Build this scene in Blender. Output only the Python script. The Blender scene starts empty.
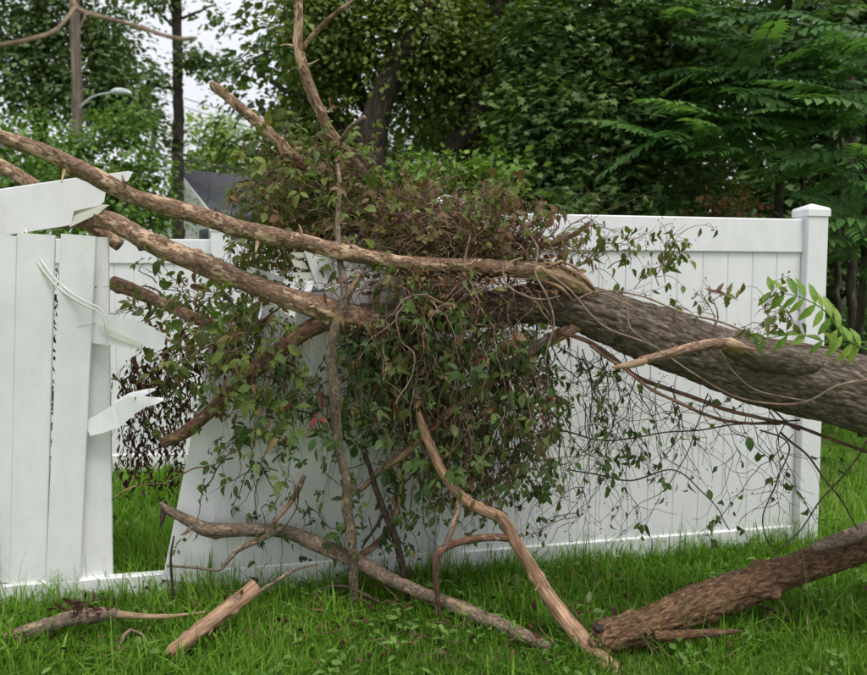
import bpy, math, random
import numpy as np
from mathutils import Vector, Matrix

rng = np.random.default_rng(7)
random.seed(7)
scene = bpy.context.scene
COL = scene.collection

# ------------------------------------------------------------------ camera
FPX, CW, CH, CAMZ, HOR = 800.0, 867.0, 675.0, 1.485, 282.0
PITCH = math.atan((CH / 2 - HOR) / FPX)
cam_d = bpy.data.cameras.new('camera')
cam = bpy.data.objects.new('camera', cam_d)
COL.objects.link(cam)
cam.location = (0, 0, CAMZ)
cam.rotation_euler = (math.pi / 2 - PITCH, 0, 0)
cam_d.sensor_width = 36.0
cam_d.lens = FPX / CW * 36.0
cam_d.clip_start = 0.05
cam_d.clip_end = 3000
cam_d.dof.use_dof = True
cam_d.dof.focus_distance = 3.7
cam_d.dof.aperture_fstop = 2.8
scene.camera = cam

# ------------------------------------------------------------------ sky and sun
SUN_EL, SUN_AZ = math.radians(66), math.radians(150)   # azimuth clockwise from +Y
world = bpy.data.worlds.new('World')
scene.world = world
world.use_nodes = True
wn, wl = world.node_tree.nodes, world.node_tree.links
wn.clear()
wout = wn.new('ShaderNodeOutputWorld')
wbg = wn.new('ShaderNodeBackground')
wbg.inputs['Strength'].default_value = 0.085
sky = wn.new('ShaderNodeTexSky')
sky.sky_type = 'NISHITA'
sky.sun_disc = False
sky.sun_elevation = SUN_EL
sky.sun_rotation = SUN_AZ
sky.dust_density = 4.0
wtc = wn.new('ShaderNodeTexCoord')
wno = wn.new('ShaderNodeTexNoise')
wno.inputs['Scale'].default_value = 2.2
wno.inputs['Detail'].default_value = 4
wra = wn.new('ShaderNodeValToRGB')
wra.color_ramp.elements[0].position = 0.3
wra.color_ramp.elements[0].color = (6.9, 7.0, 7.6, 1)
wra.color_ramp.elements[1].position = 0.7
wra.color_ramp.elements[1].color = (8.6, 8.7, 9.1, 1)
wmix = wn.new('ShaderNodeMixRGB')
wmix.inputs['Fac'].default_value = 0.88
wl.new(wtc.outputs['Generated'], wno.inputs['Vector'])
wl.new(wno.outputs['Fac'], wra.inputs['Fac'])
wl.new(sky.outputs['Color'], wmix.inputs['Color1'])
wl.new(wra.outputs['Color'], wmix.inputs['Color2'])
wl.new(wmix.outputs['Color'], wbg.inputs['Color'])
wl.new(wbg.outputs['Background'], wout.inputs['Surface'])

sun_d = bpy.data.lights.new('sun', 'SUN')
sun_d.energy = 1.5
sun_d.angle = math.radians(22)
sun_d.color = (1.0, 0.965, 0.91)
sun = bpy.data.objects.new('sun', sun_d)
COL.objects.link(sun)
sdir = Vector((math.sin(SUN_AZ) * math.cos(SUN_EL), math.cos(SUN_AZ) * math.cos(SUN_EL), math.sin(SUN_EL)))
sun.rotation_euler = sdir.to_track_quat('Z', 'Y').to_euler()
sun.location = sdir * 30

vs = scene.view_settings
vs.view_transform = 'Standard'
vs.look = 'None'
vs.exposure = 0.6
vs.gamma = 1.0
vs.use_curve_mapping = False
scene.cycles.max_bounces = 6
scene.cycles.diffuse_bounces = 3
scene.cycles.transmission_bounces = 4
scene.cycles.use_denoising = True
scene.cycles.use_adaptive_sampling = True
scene.cycles.adaptive_threshold = 0.03

# ------------------------------------------------------------------ helpers
_ca, _sa = math.cos(PITCH), math.sin(PITCH)
def P(x, y, Y):
    """point of the place seen at photo pixel (x, y) at world depth Y"""
    u, v = (x - CW / 2) / FPX, (CH / 2 - y) / FPX
    d = np.array([u, _ca + v * _sa, -_sa + v * _ca])
    return d * (Y / d[1]) + np.array([0, 0, CAMZ])
def G(x, y, z=0.0):
    """point at height z seen at photo pixel (x, y)"""
    u, v = (x - CW / 2) / FPX, (CH / 2 - y) / FPX
    d = np.array([u, _ca + v * _sa, -_sa + v * _ca])
    return d * ((z - CAMZ) / d[2]) + np.array([0, 0, CAMZ])
def norm(a):
    a = np.asarray(a, float)
    return a / np.maximum(np.linalg.norm(a, axis=-1, keepdims=True), 1e-9)

def tag(o, label=None, cat=None, group=None, kind=None):
    if label: o['label'] = label
    if cat: o['category'] = cat
    if group: o['group'] = group
    if kind: o['kind'] = kind
    return o
def empty(name, loc, label=None, cat=None, group=None):
    o = bpy.data.objects.new(name, None)
    o.empty_display_size = 0.1
    o.location = tuple(loc)
    COL.objects.link(o)
    return tag(o, label, cat, group)

def mesh_data(name, V, F, mat, attrs=None, smooth=True):
    me = bpy.data.meshes.new(name)
    V = np.asarray(V, np.float32)
    if not isinstance(F, (list, tuple)): F = [F]
    F = [np.asarray(f, np.int32) for f in F if len(f)]
    loops = np.concatenate([f.ravel() for f in F])
    tot = np.concatenate([np.full(len(f), f.shape[1], np.int32) for f in F])
    start = np.concatenate([[0], np.cumsum(tot)[:-1]]).astype(np.int32)
    me.vertices.add(len(V)); me.vertices.foreach_set('co', V.ravel())
    me.loops.add(len(loops)); me.loops.foreach_set('vertex_index', loops)
    me.polygons.add(len(tot))
    me.polygons.foreach_set('loop_start', start)
    me.polygons.foreach_set('loop_total', tot)
    me.polygons.foreach_set('use_smooth', np.full(len(tot), bool(smooth)))
    for k, a in (attrs or {}).items():
        a = np.asarray(a, np.float32)
        at = me.attributes.new(k, 'FLOAT_VECTOR' if a.ndim == 2 else 'FLOAT', 'POINT')
        at.data.foreach_set('vector' if a.ndim == 2 else 'value', a.ravel())
    me.update(calc_edges=True)
    if mat: me.materials.append(mat)
    return me
def link(name, me, parent=None, loc=None):
    o = bpy.data.objects.new(name, me)
    COL.objects.link(o)
    if loc is not None: o.location = tuple(loc)
    if parent is not None: o.parent = parent
    return o
def world_mesh(name, V, F, mat, parent=None, attrs=None, smooth=True):
    """V in world coordinates; the object sits in its parent's frame (parents are only translated)"""
    V = np.asarray(V, float)
    org = np.zeros(3)
    p = parent
    while p is not None:
        org = org + np.array(p.location); p = p.parent
    if parent is None:
        c = np.array([V[:, 0].mean(), V[:, 1].mean(), V[:, 2].min()])
        return link(name, mesh_data(name, V - c, F, mat, attrs, smooth), None, c)
    return link(name, mesh_data(name, V - org, F, mat, attrs, smooth), parent)

class MB:
    def __init__(s): s.V, s.F, s.A, s.n = [], {}, {}, 0
    def add(s, V, F, attrs=None):
        V = np.asarray(V, float)
        if not isinstance(F, (list, tuple)): F = [F]
        for f in F:
            f = np.asarray(f, np.int64)
            if len(f): s.F.setdefault(f.shape[1], []).append(f + s.n)
        for k, a in (attrs or {}).items(): s.A.setdefault(k, []).append(np.asarray(a, float))
        s.V.append(V); s.n += len(V)
    def out(s):
        return (np.concatenate(s.V), [np.concatenate(f) for f in s.F.values()], {k: np.concatenate(a) for k, a in s.A.items()})
    def build(s, name, mat, parent=None, smooth=True):
        V, F, A = s.out()
        return world_mesh(name, V, F, mat, parent, A, smooth)

def _h(ix, iy, iz, seed):
    n = (ix * 374761393 + iy * 668265263 + iz * 1274126177 + seed * 974711) & 0xffffffff
    n = ((n ^ (n >> 13)) * 1274126177) & 0xffffffff
    return ((n ^ (n >> 16)) & 0xffff) / 65535.0
def vnoise(p, seed=0):
    p = np.asarray(p, float)
    i = np.floor(p).astype(np.int64); f = p - i; f = f * f * (3 - 2 * f)
    r = 0
    for dx in (0, 1):
        for dy in (0, 1):
            for dz in (0, 1):
                w = (f[:, 0] if dx else 1 - f[:, 0]) * (f[:, 1] if dy else 1 - f[:, 1]) * (f[:, 2] if dz else 1 - f[:, 2])
                r = r + w * _h(i[:, 0] + dx, i[:, 1] + dy, i[:, 2] + dz, seed)
    return r

def smooth_path(pts, rad, n):
    pts = np.asarray(pts, float); rad = np.asarray(rad, float)
    if len(pts) == 2:
        t = np.linspace(0, 1, n)[:, None]
        return pts[0] * (1 - t) + pts[1] * t, rad[0] * (1 - t[:, 0]) + rad[1] * t[:, 0]
    q = np.vstack([2 * pts[0] - pts[1], pts, 2 * pts[-1] - pts[-2]])
    seg = np.linalg.norm(np.diff(pts, axis=0), axis=1)
    cum = np.concatenate([[0], np.cumsum(seg)])
    s = np.linspace(0, cum[-1], n)
    k = np.clip(np.searchsorted(cum, s, 'right') - 1, 0, len(seg) - 1)
    t = ((s - cum[k]) / np.maximum(seg[k], 1e-9))[:, None]
    a, b, c, d = q[k], q[k + 1], q[k + 2], q[k + 3]
    out = 0.5 * (2 * b + (c - a) * t + (2 * a - 5 * b + 4 * c - d) * t ** 2 + (3 * b - a - 3 * c + d) * t ** 3)
    return out, np.interp(s, cum, rad)

def tube(pts, rad, sides=8, step=None, n=None, bump=0.0, bfreq=14.0, wob=0.0, seed=0, caps=True, crack=0.0, cfreq=60.0, raw=False, lump=0.0, knots=0, cst=.2):
    """tapered bark tube; returns V, faces, attrs (bk = seamless bark coordinates)"""
    pts = np.asarray(pts, float); rad = np.asarray(rad, float)
    L = np.linalg.norm(np.diff(pts, axis=0), axis=1).sum()
    if n is None: n = max(3, int(L / step) + 1) if step else len(pts)
    c, r = (pts, rad) if raw else smooth_path(pts, rad, n)
    n = len(c)
    if wob:
        w = np.stack([vnoise(np.c_[np.arange(n) * L / n * 7.0, np.full(n, seed * 3.1), np.full(n, k * 9.7)], seed) - .5 for k in range(3)], 1)
        e = np.minimum(1, np.minimum(np.arange(n), np.arange(n)[::-1]) / max(1, n * .12))
        c = c + w * wob * 2 * e[:, None]
    T = norm(np.gradient(c, axis=0))
    ref = np.array([0, 0, 1.0]) if abs(T[0, 2]) < 0.9 else np.array([1.0, 0, 0])
    N = np.zeros((n, 3)); nn = norm(np.cross(T[0], ref)); N[0] = nn
    for i in range(1, n):
        nn = nn - T[i] * np.dot(nn, T[i]); nn = nn / (np.linalg.norm(nn) + 1e-9); N[i] = nn
    B = np.cross(T, N)
    th = np.linspace(0, 2 * np.pi, sides, endpoint=False)
    s = np.concatenate([[0], np.cumsum(np.linalg.norm(np.diff(c, axis=0), axis=1))])
    cs, sn = np.cos(th), np.sin(th)
    R = np.repeat(r[:, None], sides, 1)
    S = np.repeat(s[:, None], sides, 1)
    bk = np.stack([R * cs, R * sn, S], -1).reshape(-1, 3)
    Rf = R.reshape(-1).copy()
    if lump: Rf *= 1 + lump * 2 * (vnoise(bk * np.array([1, 1, .7]) * 5.5 + seed, seed + 9) - .5)
    if bump: Rf *= 1 + bump * 2 * (vnoise(bk * np.array([1, 1, .45]) * bfreq + seed, seed) - .5)
    if crack:
        a = vnoise(bk * np.array([1, 1, cst]) * cfreq + 3.3 + .8 * vnoise(bk * np.array([1, 1, .5]) * cfreq * .5, seed + 3)[:, None], seed + 1)
        b = vnoise(bk * np.array([1, 1, cst * 1.5]) * cfreq * 2.3 + 7.7, seed + 2)
        ridge = np.abs(2 * a - 1)
        Rf += crack * (np.clip(ridge * 3.6, 0, 1) - .75 + .5 * (b - .5))
    if knots:
        kr = np.random.default_rng(seed + 500)
        TH = np.tile(th, n)
        for _ in range(knots):
            s0, t0, w0 = kr.uniform(0, s[-1]), kr.uniform(0, 2 * np.pi), kr.uniform(.5, 1.3)
            rm = np.interp(s0, s, r)
            dth = (TH - t0 + np.pi) % (2 * np.pi) - np.pi
            Rf += rm * kr.uniform(.08, .4) * np.exp(-((S.reshape(-1) - s0) / (rm * w0 * .5)) ** 2 - (dth / (.35 * w0)) ** 2)
    Rf = Rf.reshape(n, sides)
    V = c[:, None, :] + Rf[..., None] * (N[:, None, :] * cs[None, :, None] + B[:, None, :] * sn[None, :, None])
    V = V.reshape(-1, 3)
    i = np.arange(n - 1)[:, None] * sides; j = np.arange(sides)[None, :]; j2 = (j + 1) % sides
    F = np.stack([i + j, i + j2, i + sides + j2, i + sides + j], -1).reshape(-1, 4)
    Fs = [F]
    if caps:
        m = len(V)
        V = np.vstack([V, c[0] - T[0] * r[0] * .15, c[-1] + T[-1] * r[-1] * .15])
        bk = np.vstack([bk, [0, 0, s[0]], [0, 0, s[-1]]])
        jj = np.arange(sides)
        Fs.append(np.concatenate([np.stack([np.full(sides, m), (jj + 1) % sides, jj], 1),
                                  np.stack([np.full(sides, m + 1), (n - 1) * sides + jj, (n - 1) * sides + (jj + 1) % sides], 1)]))
    return V, Fs, {'bk': bk}

RK = .78      # the silhouette of a rough tube reads wider than its mean radius
def ptube(px, sides=10, step=.02, **k):
    """px rows: x, y, radius in photo pixels, world depth"""
    pts = [P(x, y, Y) for x, y, r, Y in px]
    rad = [r * RK * Y / FPX for x, y, r, Y in px]
    return tube(pts, rad, sides=sides, step=step, **k)

def frames(t, nrm):
    t = norm(t); nrm = nrm - t * np.sum(t * nrm, -1, keepdims=True); nrm = norm(nrm)
    return np.stack([t, np.cross(nrm, t), nrm], -1)          # columns: along, across, normal
def scatter(tv, tf, pos, R, sc):
    k = len(tv)
    sc = np.asarray(sc)
    V = np.einsum('nij,kj->nki', R, tv) * (sc[:, None, None] if sc.ndim == 1 else sc[:, None, :]) + pos[:, None, :]
    F = [(np.asarray(f)[None] + (np.arange(len(pos)) * k)[:, None, None]).reshape(-1, np.asarray(f).shape[1]) for f in tf]
    return V.reshape(-1, 3), F

def box(mb, c, ax, ay, az, attrs=None, bev=0.0):
    """box with half axes ax ay az (vectors) round c, optional chamfer of the long edges"""
    c, ax, ay, az = map(lambda a: np.asarray(a, float), (c, ax, ay, az))
    if not bev:
        s = [(-1, -1), (1, -1), (1, 1), (-1, 1)]
    else:
        lx, ly = np.linalg.norm(ax), np.linalg.norm(ay)
        bx, by = 1 - bev / lx, 1 - bev / ly
        s = [(-bx, -1), (bx, -1), (1, -by), (1, by), (bx, 1), (-bx, 1), (-1, by), (-1, -by)]
    n = len(s)
    V = [c + ax * a + ay * b - az for a, b in s] + [c + ax * a + ay * b + az for a, b in s]
    F4 = [[i, (i + 1) % n, n + (i + 1) % n, n + i] for i in range(n)]
    mb.add(V, [F4, [list(range(n))[::-1]], [list(range(n, 2 * n))]] if n != 4 else [F4 + [[3, 2, 1, 0], [4, 5, 6, 7]]], attrs)

# ------------------------------------------------------------------ materials
def newmat(name):
    m = bpy.data.materials.new(name); m.use_nodes = True
    n, l = m.node_tree.nodes, m.node_tree.links
    n.clear()
    out = n.new('ShaderNodeOutputMaterial'); b = n.new('ShaderNodeBsdfPrincipled')
    l.new(b.outputs[0], out.inputs[0])
    return m, n, l, b, out
def ramp(n, stops, interp='LINEAR'):
    r = n.new('ShaderNodeValToRGB'); r.color_ramp.interpolation = interp
    e = r.color_ramp.elements
    while len(e) < len(stops): e.new(0.5)
    for k, (p, c) in enumerate(stops):
        e[k].position = p; e[k].color = (*c, 1)
    return r
def tex(n, l, kind, vec, scale, detail=4, rough=.55, **k):
    t = n.new(kind); t.inputs['Scale'].default_value = scale
    if 'Detail' in t.inputs: t.inputs['Detail'].default_value = detail
    if 'Roughness' in t.inputs: t.inputs['Roughness'].default_value = rough
    for a, b in k.items(): setattr(t, a, b)
    if vec: l.new(vec, t.inputs['Vector'])
    return t
def mixc(n, l, fac, a, b, mode='MIX'):
    m = n.new('ShaderNodeMixRGB'); m.blend_type = mode
    for s, v in ((m.inputs[0], fac), (m.inputs[1], a), (m.inputs[2], b)):
        if hasattr(v, 'links') or hasattr(v, 'is_linked'): l.new(v, s)
        elif isinstance(v, (int, float)): s.default_value = v
        else: s.default_value = (*v, 1)
    return m.outputs[0]
def mapping(n, l, vec, sc, loc=(0, 0, 0)):
    m = n.new('ShaderNodeMapping'); m.inputs['Scale'].default_value = sc; m.inputs['Location'].default_value = loc
    l.new(vec, m.inputs['Vector']); return m.outputs[0]

def bark_mat(name, dark, mid, light, scale=60, stretch=.3, patch=None, patch_at=.6, bump=.6, lichen=0.0, rough=.85, crack=.6, cell=1.0):
    m, n, l, b, out = newmat(name)
    a = n.new('ShaderNodeAttribute'); a.attribute_name = 'bk'
    v = mapping(n, l, a.outputs['Vector'], (1, 1, stretch))
    # wander the coordinates so that fissures are not straight
    wn_ = tex(n, l, 'ShaderNodeTexNoise', v, scale * .35, 3)
    wv = n.new('ShaderNodeVectorMath'); wv.operation = 'SCALE'; wv.inputs['Scale'].default_value = 1.3 / scale
    l.new(wn_.outputs['Color'], wv.inputs[0])
    va = n.new('ShaderNodeVectorMath'); va.operation = 'ADD'; l.new(v, va.inputs[0]); l.new(wv.outputs[0], va.inputs[1])
    n1 = tex(n, l, 'ShaderNodeTexNoise', va.outputs[0], scale * 1.5, 8, .72)
    vo = tex(n, l, 'ShaderNodeTexVoronoi', va.outputs[0], scale * cell, feature='DISTANCE_TO_EDGE')
    n2 = tex(n, l, 'ShaderNodeTexNoise', mapping(n, l, a.outputs['Vector'], (1, 1, .6)), scale * .22, 4, .6)
    r1 = ramp(n, [(.33, dark), (.5, mid), (.68, light)])
    l.new(n1.outputs['Fac'], r1.inputs['Fac'])
    tone = ramp(n, [(.3, (.6, .57, .55)), (.7, (1.3, 1.27, 1.24))]); l.new(n2.outputs['Fac'], tone.inputs['Fac'])
    c = mixc(n, l, 1.0, r1.outputs['Color'], tone.outputs['Color'], 'MULTIPLY')
    cr = ramp(n, [(.0, (crack,) * 3), (.13, (0, 0, 0))]); l.new(vo.outputs['Distance'], cr.inputs['Fac'])
    c = mixc(n, l, cr.outputs['Color'], c, tuple(x * .7 for x in dark))
    if patch:
        v3 = mapping(n, l, a.outputs['Vector'], (1, 1, .45), (4.1, 2.3, 1.7))
        n3 = tex(n, l, 'ShaderNodeTexNoise', v3, scale * .3, 7, .68)
        pr = ramp(n, [(patch_at, (0, 0, 0)), (patch_at + .02, (1, 1, 1))]); l.new(n3.outputs['Fac'], pr.inputs['Fac'])
        g = tex(n, l, 'ShaderNodeTexNoise', mapping(n, l, a.outputs['Vector'], (1, 1, .08)), scale * 2.2, 5, .65)
        gr = ramp(n, [(.32, tuple(x * .45 for x in patch)), (.62, patch)]); l.new(g.outputs['Fac'], gr.inputs['Fac'])
        c = mixc(n, l, pr.outputs['Color'], c, gr.outputs['Color'])
    if lichen:
        n4 = tex(n, l, 'ShaderNodeTexNoise', mapping(n, l, a.outputs['Vector'], (1, 1, .6), (9, 1, 3)), scale * .5, 6, .75)
        lr = ramp(n, [(.55, (0, 0, 0)), (.62, (lichen,) * 3)]); l.new(n4.outputs['Fac'], lr.inputs['Fac'])
        c = mixc(n, l, lr.outputs['Color'], c, (.26, .27, .21))
    l.new(c, b.inputs['Base Color'])
    b.inputs['Roughness'].default_value = rough
    b.inputs['Specular IOR Level'].default_value = .25
    hr = ramp(n, [(.0, (0, 0, 0)), (.16, (.6, .6, .6)), (.5, (1, 1, 1))]); l.new(vo.outputs['Distance'], hr.inputs['Fac'])
    hm = mixc(n, l, .55, hr.outputs['Color'], n1.outputs['Fac'])
    bp = n.new('ShaderNodeBump'); bp.inputs['Strength'].default_value = bump; bp.inputs['Distance'].default_value = .35 / scale
    l.new(hm, bp.inputs['Height']); l.new(bp.outputs[0], b.inputs['Normal'])
    return m

M = {}
M['trunk'] = bark_mat('trunk_bark', (.055, .042, .032), (.205, .16, .122), (.39, .325, .262), 62, .26, bump=.9, lichen=.3, crack=.8)
M['limb'] = bark_mat('limb_bark', (0.053, 0.030, 0.020), (0.300, 0.186, 0.123), (0.562, 0.396, 0.280), 80, .4, patch=(0.650, 0.456, 0.302), patch_at=.55, bump=.8, lichen=.3, crack=.5)
M['reddish'] = bark_mat('reddish_bark', (0.036, 0.018, 0.012), (.20, .112, .072), (.38, .245, .165), 80, .3, patch=(.48, .32, .20), patch_at=.58, bump=.8, crack=.4)
M['log'] = bark_mat('log_bark', (0.027, 0.014, 0.008), (.20, .115, .062), (.42, .275, .16), 75, .26, patch=(.11, .06, .035), patch_at=.58, bump=.9, crack=.6)
M['darkbark'] = bark_mat('dark_bark', (.022, .016, .012), (.07, .048, .036), (.16, .12, .09), 80, .35, bump=.8)
M['greybark'] = bark_mat('grey_bark', (0.049, 0.036, 0.028), (0.250, 0.186, 0.140), (0.500, 0.396, 0.302), 90, .45, patch=(0.525, 0.360, 0.224), patch_at=.58, bump=.8, lichen=.4, crack=.5)
M['strip'] = bark_mat('stripped_wood', (0.110, 0.059, 0.035), (0.437, 0.270, 0.168), (0.667, 0.484, 0.336), 60, .10, patch=(0.253, 0.154, 0.105), patch_at=.57, bump=.5, rough=.7, crack=.35, cell=.8)
M['wood'] = bark_mat('torn_wood', (.22, .13, .075), (.5, .35, .22), (.68, .54, .38), 90, .08, bump=.9, rough=.75, crack=.5)
M['twig'] = bark_mat('twig_bark', (.05, .025, .018), (.17, .095, .07), (.32, .21, .16), 60, .3, bump=.3, crack=0)
M['twigdark'] = bark_mat('dark_twig_bark', (.025, .016, .013), (.08, .05, .04), (.17, .115, .09), 60, .3, bump=.3, crack=0)
M['twigpale'] = bark_mat('pale_twig_bark', (.13, .085, .06), (.28, .20, .15), (.44, .35, .28), 60, .3, bump=.3, crack=0)
M['bgbark'] = bark_mat('standing_tree_bark', (.022, .017, .014), (.07, .055, .043), (.14, .115, .095), 16, .25, bump=.8)
M['polewood'] = bark_mat('pole_wood', (.11, .085, .07), (.22, .18, .15), (.32, .27, .23), 14, .06, bump=.3, crack=.3)

def leaf_mat(name, stops, rough=.5, trans=.3, spec=.3):
    m, n, l, b, out = newmat(name)
    a = n.new('ShaderNodeAttribute'); a.attribute_name = 'v'
    oi = n.new('ShaderNodeObjectInfo')
    r = ramp(n, stops); l.new(a.outputs['Fac'], r.inputs['Fac'])
    geo = n.new('ShaderNodeNewGeometry')
    ns = tex(n, l, 'ShaderNodeTexNoise', geo.outputs['Position'], 45, 3)
    tr = ramp(n, [(.3, (.75, .75, .75)), (.7, (1.2, 1.2, 1.15))]); l.new(ns.outputs['Fac'], tr.inputs['Fac'])
    c = mixc(n, l, 1.0, r.outputs['Color'], tr.outputs['Color'], 'MULTIPLY')
    l.new(c, b.inputs['Base Color'])
    b.inputs['Roughness'].default_value = rough
    b.inputs['Specular IOR Level'].default_value = spec
    if trans:
        t = n.new('ShaderNodeBsdfTranslucent')
        c2 = mixc(n, l, 1.0, c, (1.25, 1.35, .6), 'MULTIPLY'); l.new(c2, t.inputs['Color'])
        mx = n.new('ShaderNodeMixShader'); mx.inputs[0].default_value = trans
        l.new(b.outputs[0], mx.inputs[1]); l.new(t.outputs[0], mx.inputs[2]); l.new(mx.outputs[0], out.inputs[0])
    return m
M['leaf_vine'] = leaf_mat('vine_leaf', [(0, (0.040, 0.075, 0.023)), (.35, (0.069, 0.132, 0.034)), (.6, (0.127, 0.196, 0.052)), (.8, (0.172, 0.172, 0.057)), (.93, (0.196, 0.115, 0.057)), (.99, (0.16, 0.08, 0.045)), (1, (0.2, 0.055, 0.038))])
M['leaf_mound'] = leaf_mat('vine_mound_leaf', [(0, (.06, .10, .025)), (.3, (.11, .17, .035)), (.5, (.19, .24, .055)), (.65, (.19, .17, .06)), (.82, (.20, .11, .06)), (1, (.15, .065, .04))])
M['leaf_dead'] = leaf_mat('dead_leaf', [(0, (.035, .017, .013)), (.5, (.08, .036, .025)), (.8, (.13, .06, .04)), (1, (.17, .10, .055))], .7, .1, .15)
M['leaf_fresh'] = leaf_mat('fresh_leaf', [(0, (.11, .22, .03)), (.6, (.18, .32, .05)), (1, (.27, .37, .07))], .45, .35)
M['leaf_mid'] = leaf_mat('crown_leaf_olive', [(0, (0.065, 0.101, 0.024)), (.4, (0.123, 0.182, 0.039)), (.75, (0.210, 0.273, 0.061)), (1, (0.318, 0.349, 0.091))])
M['leaf_right'] = leaf_mat('crown_leaf_deep_green', [(0, (0.052, 0.092, 0.033)), (.5, (0.096, 0.167, 0.053)), (.85, (0.150, 0.229, 0.072)), (1, (0.203, 0.284, 0.087))])
M['leaf_far'] = leaf_mat('crown_leaf_far', [(0, (0.043, 0.079, 0.029)), (.6, (0.086, 0.143, 0.047)), (1, (0.151, 0.215, 0.072))])
M['leaf_left'] = leaf_mat('crown_leaf_blue_green', [(0, (0.070, 0.117, 0.049)), (.5, (0.133, 0.203, 0.079)), (1, (0.234, 0.312, 0.115))])
M['leaf_shrub'] = leaf_mat('shrub_leaf', [(0, (0.077, 0.150, 0.033)), (.5, (0.147, 0.261, 0.051)), (1, (0.265, 0.389, 0.083))])
M['leaf_light'] = leaf_mat('crown_leaf_light', [(0, (0.176, 0.260, 0.061)), (.5, (0.270, 0.377, 0.094)), (1, (0.378, 0.468, 0.132))])
M['leaf_ail'] = leaf_mat('frond_leaf', [(0, (0.059, 0.139, 0.044)), (.5, (0.106, 0.227, 0.064)), (1, (0.166, 0.303, 0.088))], .45, .3)
M['leaf_rust'] = leaf_mat('rust_leaf', [(0, (.16, .07, .04)), (1, (.32, .16, .08))], .7, .1)
M['grass'] = leaf_mat('grass_blade', [(0, (0.066, 0.145, 0.014)), (.4, (0.122, 0.264, 0.024)), (.8, (0.194, 0.360, 0.040)), (.95, (0.274, 0.392, 0.066)), (1, (0.426, 0.405, 0.188))], .6, .35, .15)
M['weed'] = leaf_mat('weed_leaf', [(0, (.10, .20, .04)), (1, (.19, .33, .07))], .5, .3)

def vinyl_mat(name, col, rough=.38):
    m, n, l, b, out = newmat(name)
    g = n.new('ShaderNodeNewGeometry')
    v = mapping(n, l, g.outputs['Position'], (1, 1, .5))
    n1 = tex(n, l, 'ShaderNodeTexNoise', v, 14, 6, .65)
    r = ramp(n, [(.36, (.93, .935, .925)), (.6, (1, 1, 1))]); l.new(n1.outputs['Fac'], r.inputs['Fac'])
    c = mixc(n, l, 1, col, r.outputs['Color'], 'MULTIPLY')
    n2 = tex(n, l, 'ShaderNodeTexNoise', g.outputs['Position'], 95, 4, .7)
    r2 = ramp(n, [(.65, (0, 0, 0)), (.74, (.55, .55, .55))]); l.new(n2.outputs['Fac'], r2.inputs['Fac'])
    c = mixc(n, l, r2.outputs['Color'], c, (.36, .37, .30))
    l.new(c, b.inputs['Base Color']); b.inputs['Roughness'].default_value = rough
    return m
M['vinyl'] = vinyl_mat('white_vinyl', (.82, .82, .83))
M['vinyl_in'] = vinyl_mat('vinyl_inside', (.70, .69, .60), .6)

def plain(name, col, rough=.6, metal=0, spec=.5, noise=0):
    m, n, l, b, out = newmat(name)
    if noise:
        tc = n.new('ShaderNodeTexCoord')
        t = tex(n, l, 'ShaderNodeTexNoise', tc.outputs['Object'], noise, 5)
        r = ramp(n, [(.3, tuple(x * .7 for x in col)), (.7, tuple(min(1, x * 1.2) for x in col))])
        l.new(t.outputs['Fac'], r.inputs['Fac']); l.new(r.outputs['Color'], b.inputs['Base Color'])
    else: b.inputs['Base Color'].default_value = (*col, 1)
    b.inputs['Roughness'].default_value = rough; b.inputs['Metallic'].default_value = metal
    return m
M['roof'] = plain('roof_shingle', (.055, .058, .065), .9, noise=3)
M['siding'] = plain('house_siding', (.75, .75, .72), .6, noise=2)
M['trim'] = plain('house_trim', (.8, .8, .8), .5)
M['glass'] = plain('window_glass', (.05, .07, .09), .1)
M['lamp'] = plain('lamp_metal', (.55, .57, .61), .4, noise=6)
M['wire'] = plain('wire_black', (.02, .02, .022), .6)
M['berry'] = plain('berry_skin', (.025, .012, .02), .4)

m, n, l, b, out = newmat('lawn_ground')
g = n.new('ShaderNodeNewGeometry')
t1 = tex(n, l, 'ShaderNodeTexNoise', g.outputs['Position'], 1.3, 5)
t2 = tex(n, l, 'ShaderNodeTexNoise', g.outputs['Position'], 60, 5, .7)
r1 = ramp(n, [(.3, (.09, .155, .03)), (.7, (.15, .24, .045))]); l.new(t1.outputs['Fac'], r1.inputs['Fac'])
r2 = ramp(n, [(.3, (.35, .35, .35)), (.7, (1.25, 1.25, 1.2))]); l.new(t2.outputs['Fac'], r2.inputs['Fac'])
l.new(mixc(n, l, 1, r1.outputs['Color'], r2.outputs['Color'], 'MULTIPLY'), b.inputs['Base Color'])
b.inputs['Roughness'].default_value = .95; b.inputs['Specular IOR Level'].default_value = .1
M['ground'] = m

# ------------------------------------------------------------------ ground
def ground_z(x, y):
    return 0.03 * np.sin(x * .7 + 1) * np.sin(y * .5) * np.clip((y - 6) / 6, 0, 1)
gx = np.concatenate([[-600, -150, -40], np.linspace(-14, 14, 57), [40, 150, 600]])
gy = np.concatenate([[-300, -60, -10], np.linspace(-2, 24, 53), [40, 120, 400, 1500]])
GX, GY = np.meshgrid(gx, gy)
GZ = ground_z(GX, GY)
nx, ny = len(gx), len(gy)
ii = (np.arange(ny - 1)[:, None] * nx + np.arange(nx - 1)[None]).ravel()
tag(link('lawn', mesh_data('lawn', np.stack([GX, GY, GZ], -1).reshape(-1, 3), np.stack([ii, ii + 1, ii + nx + 1, ii + nx], 1), M['ground'])), kind='structure')

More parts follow.
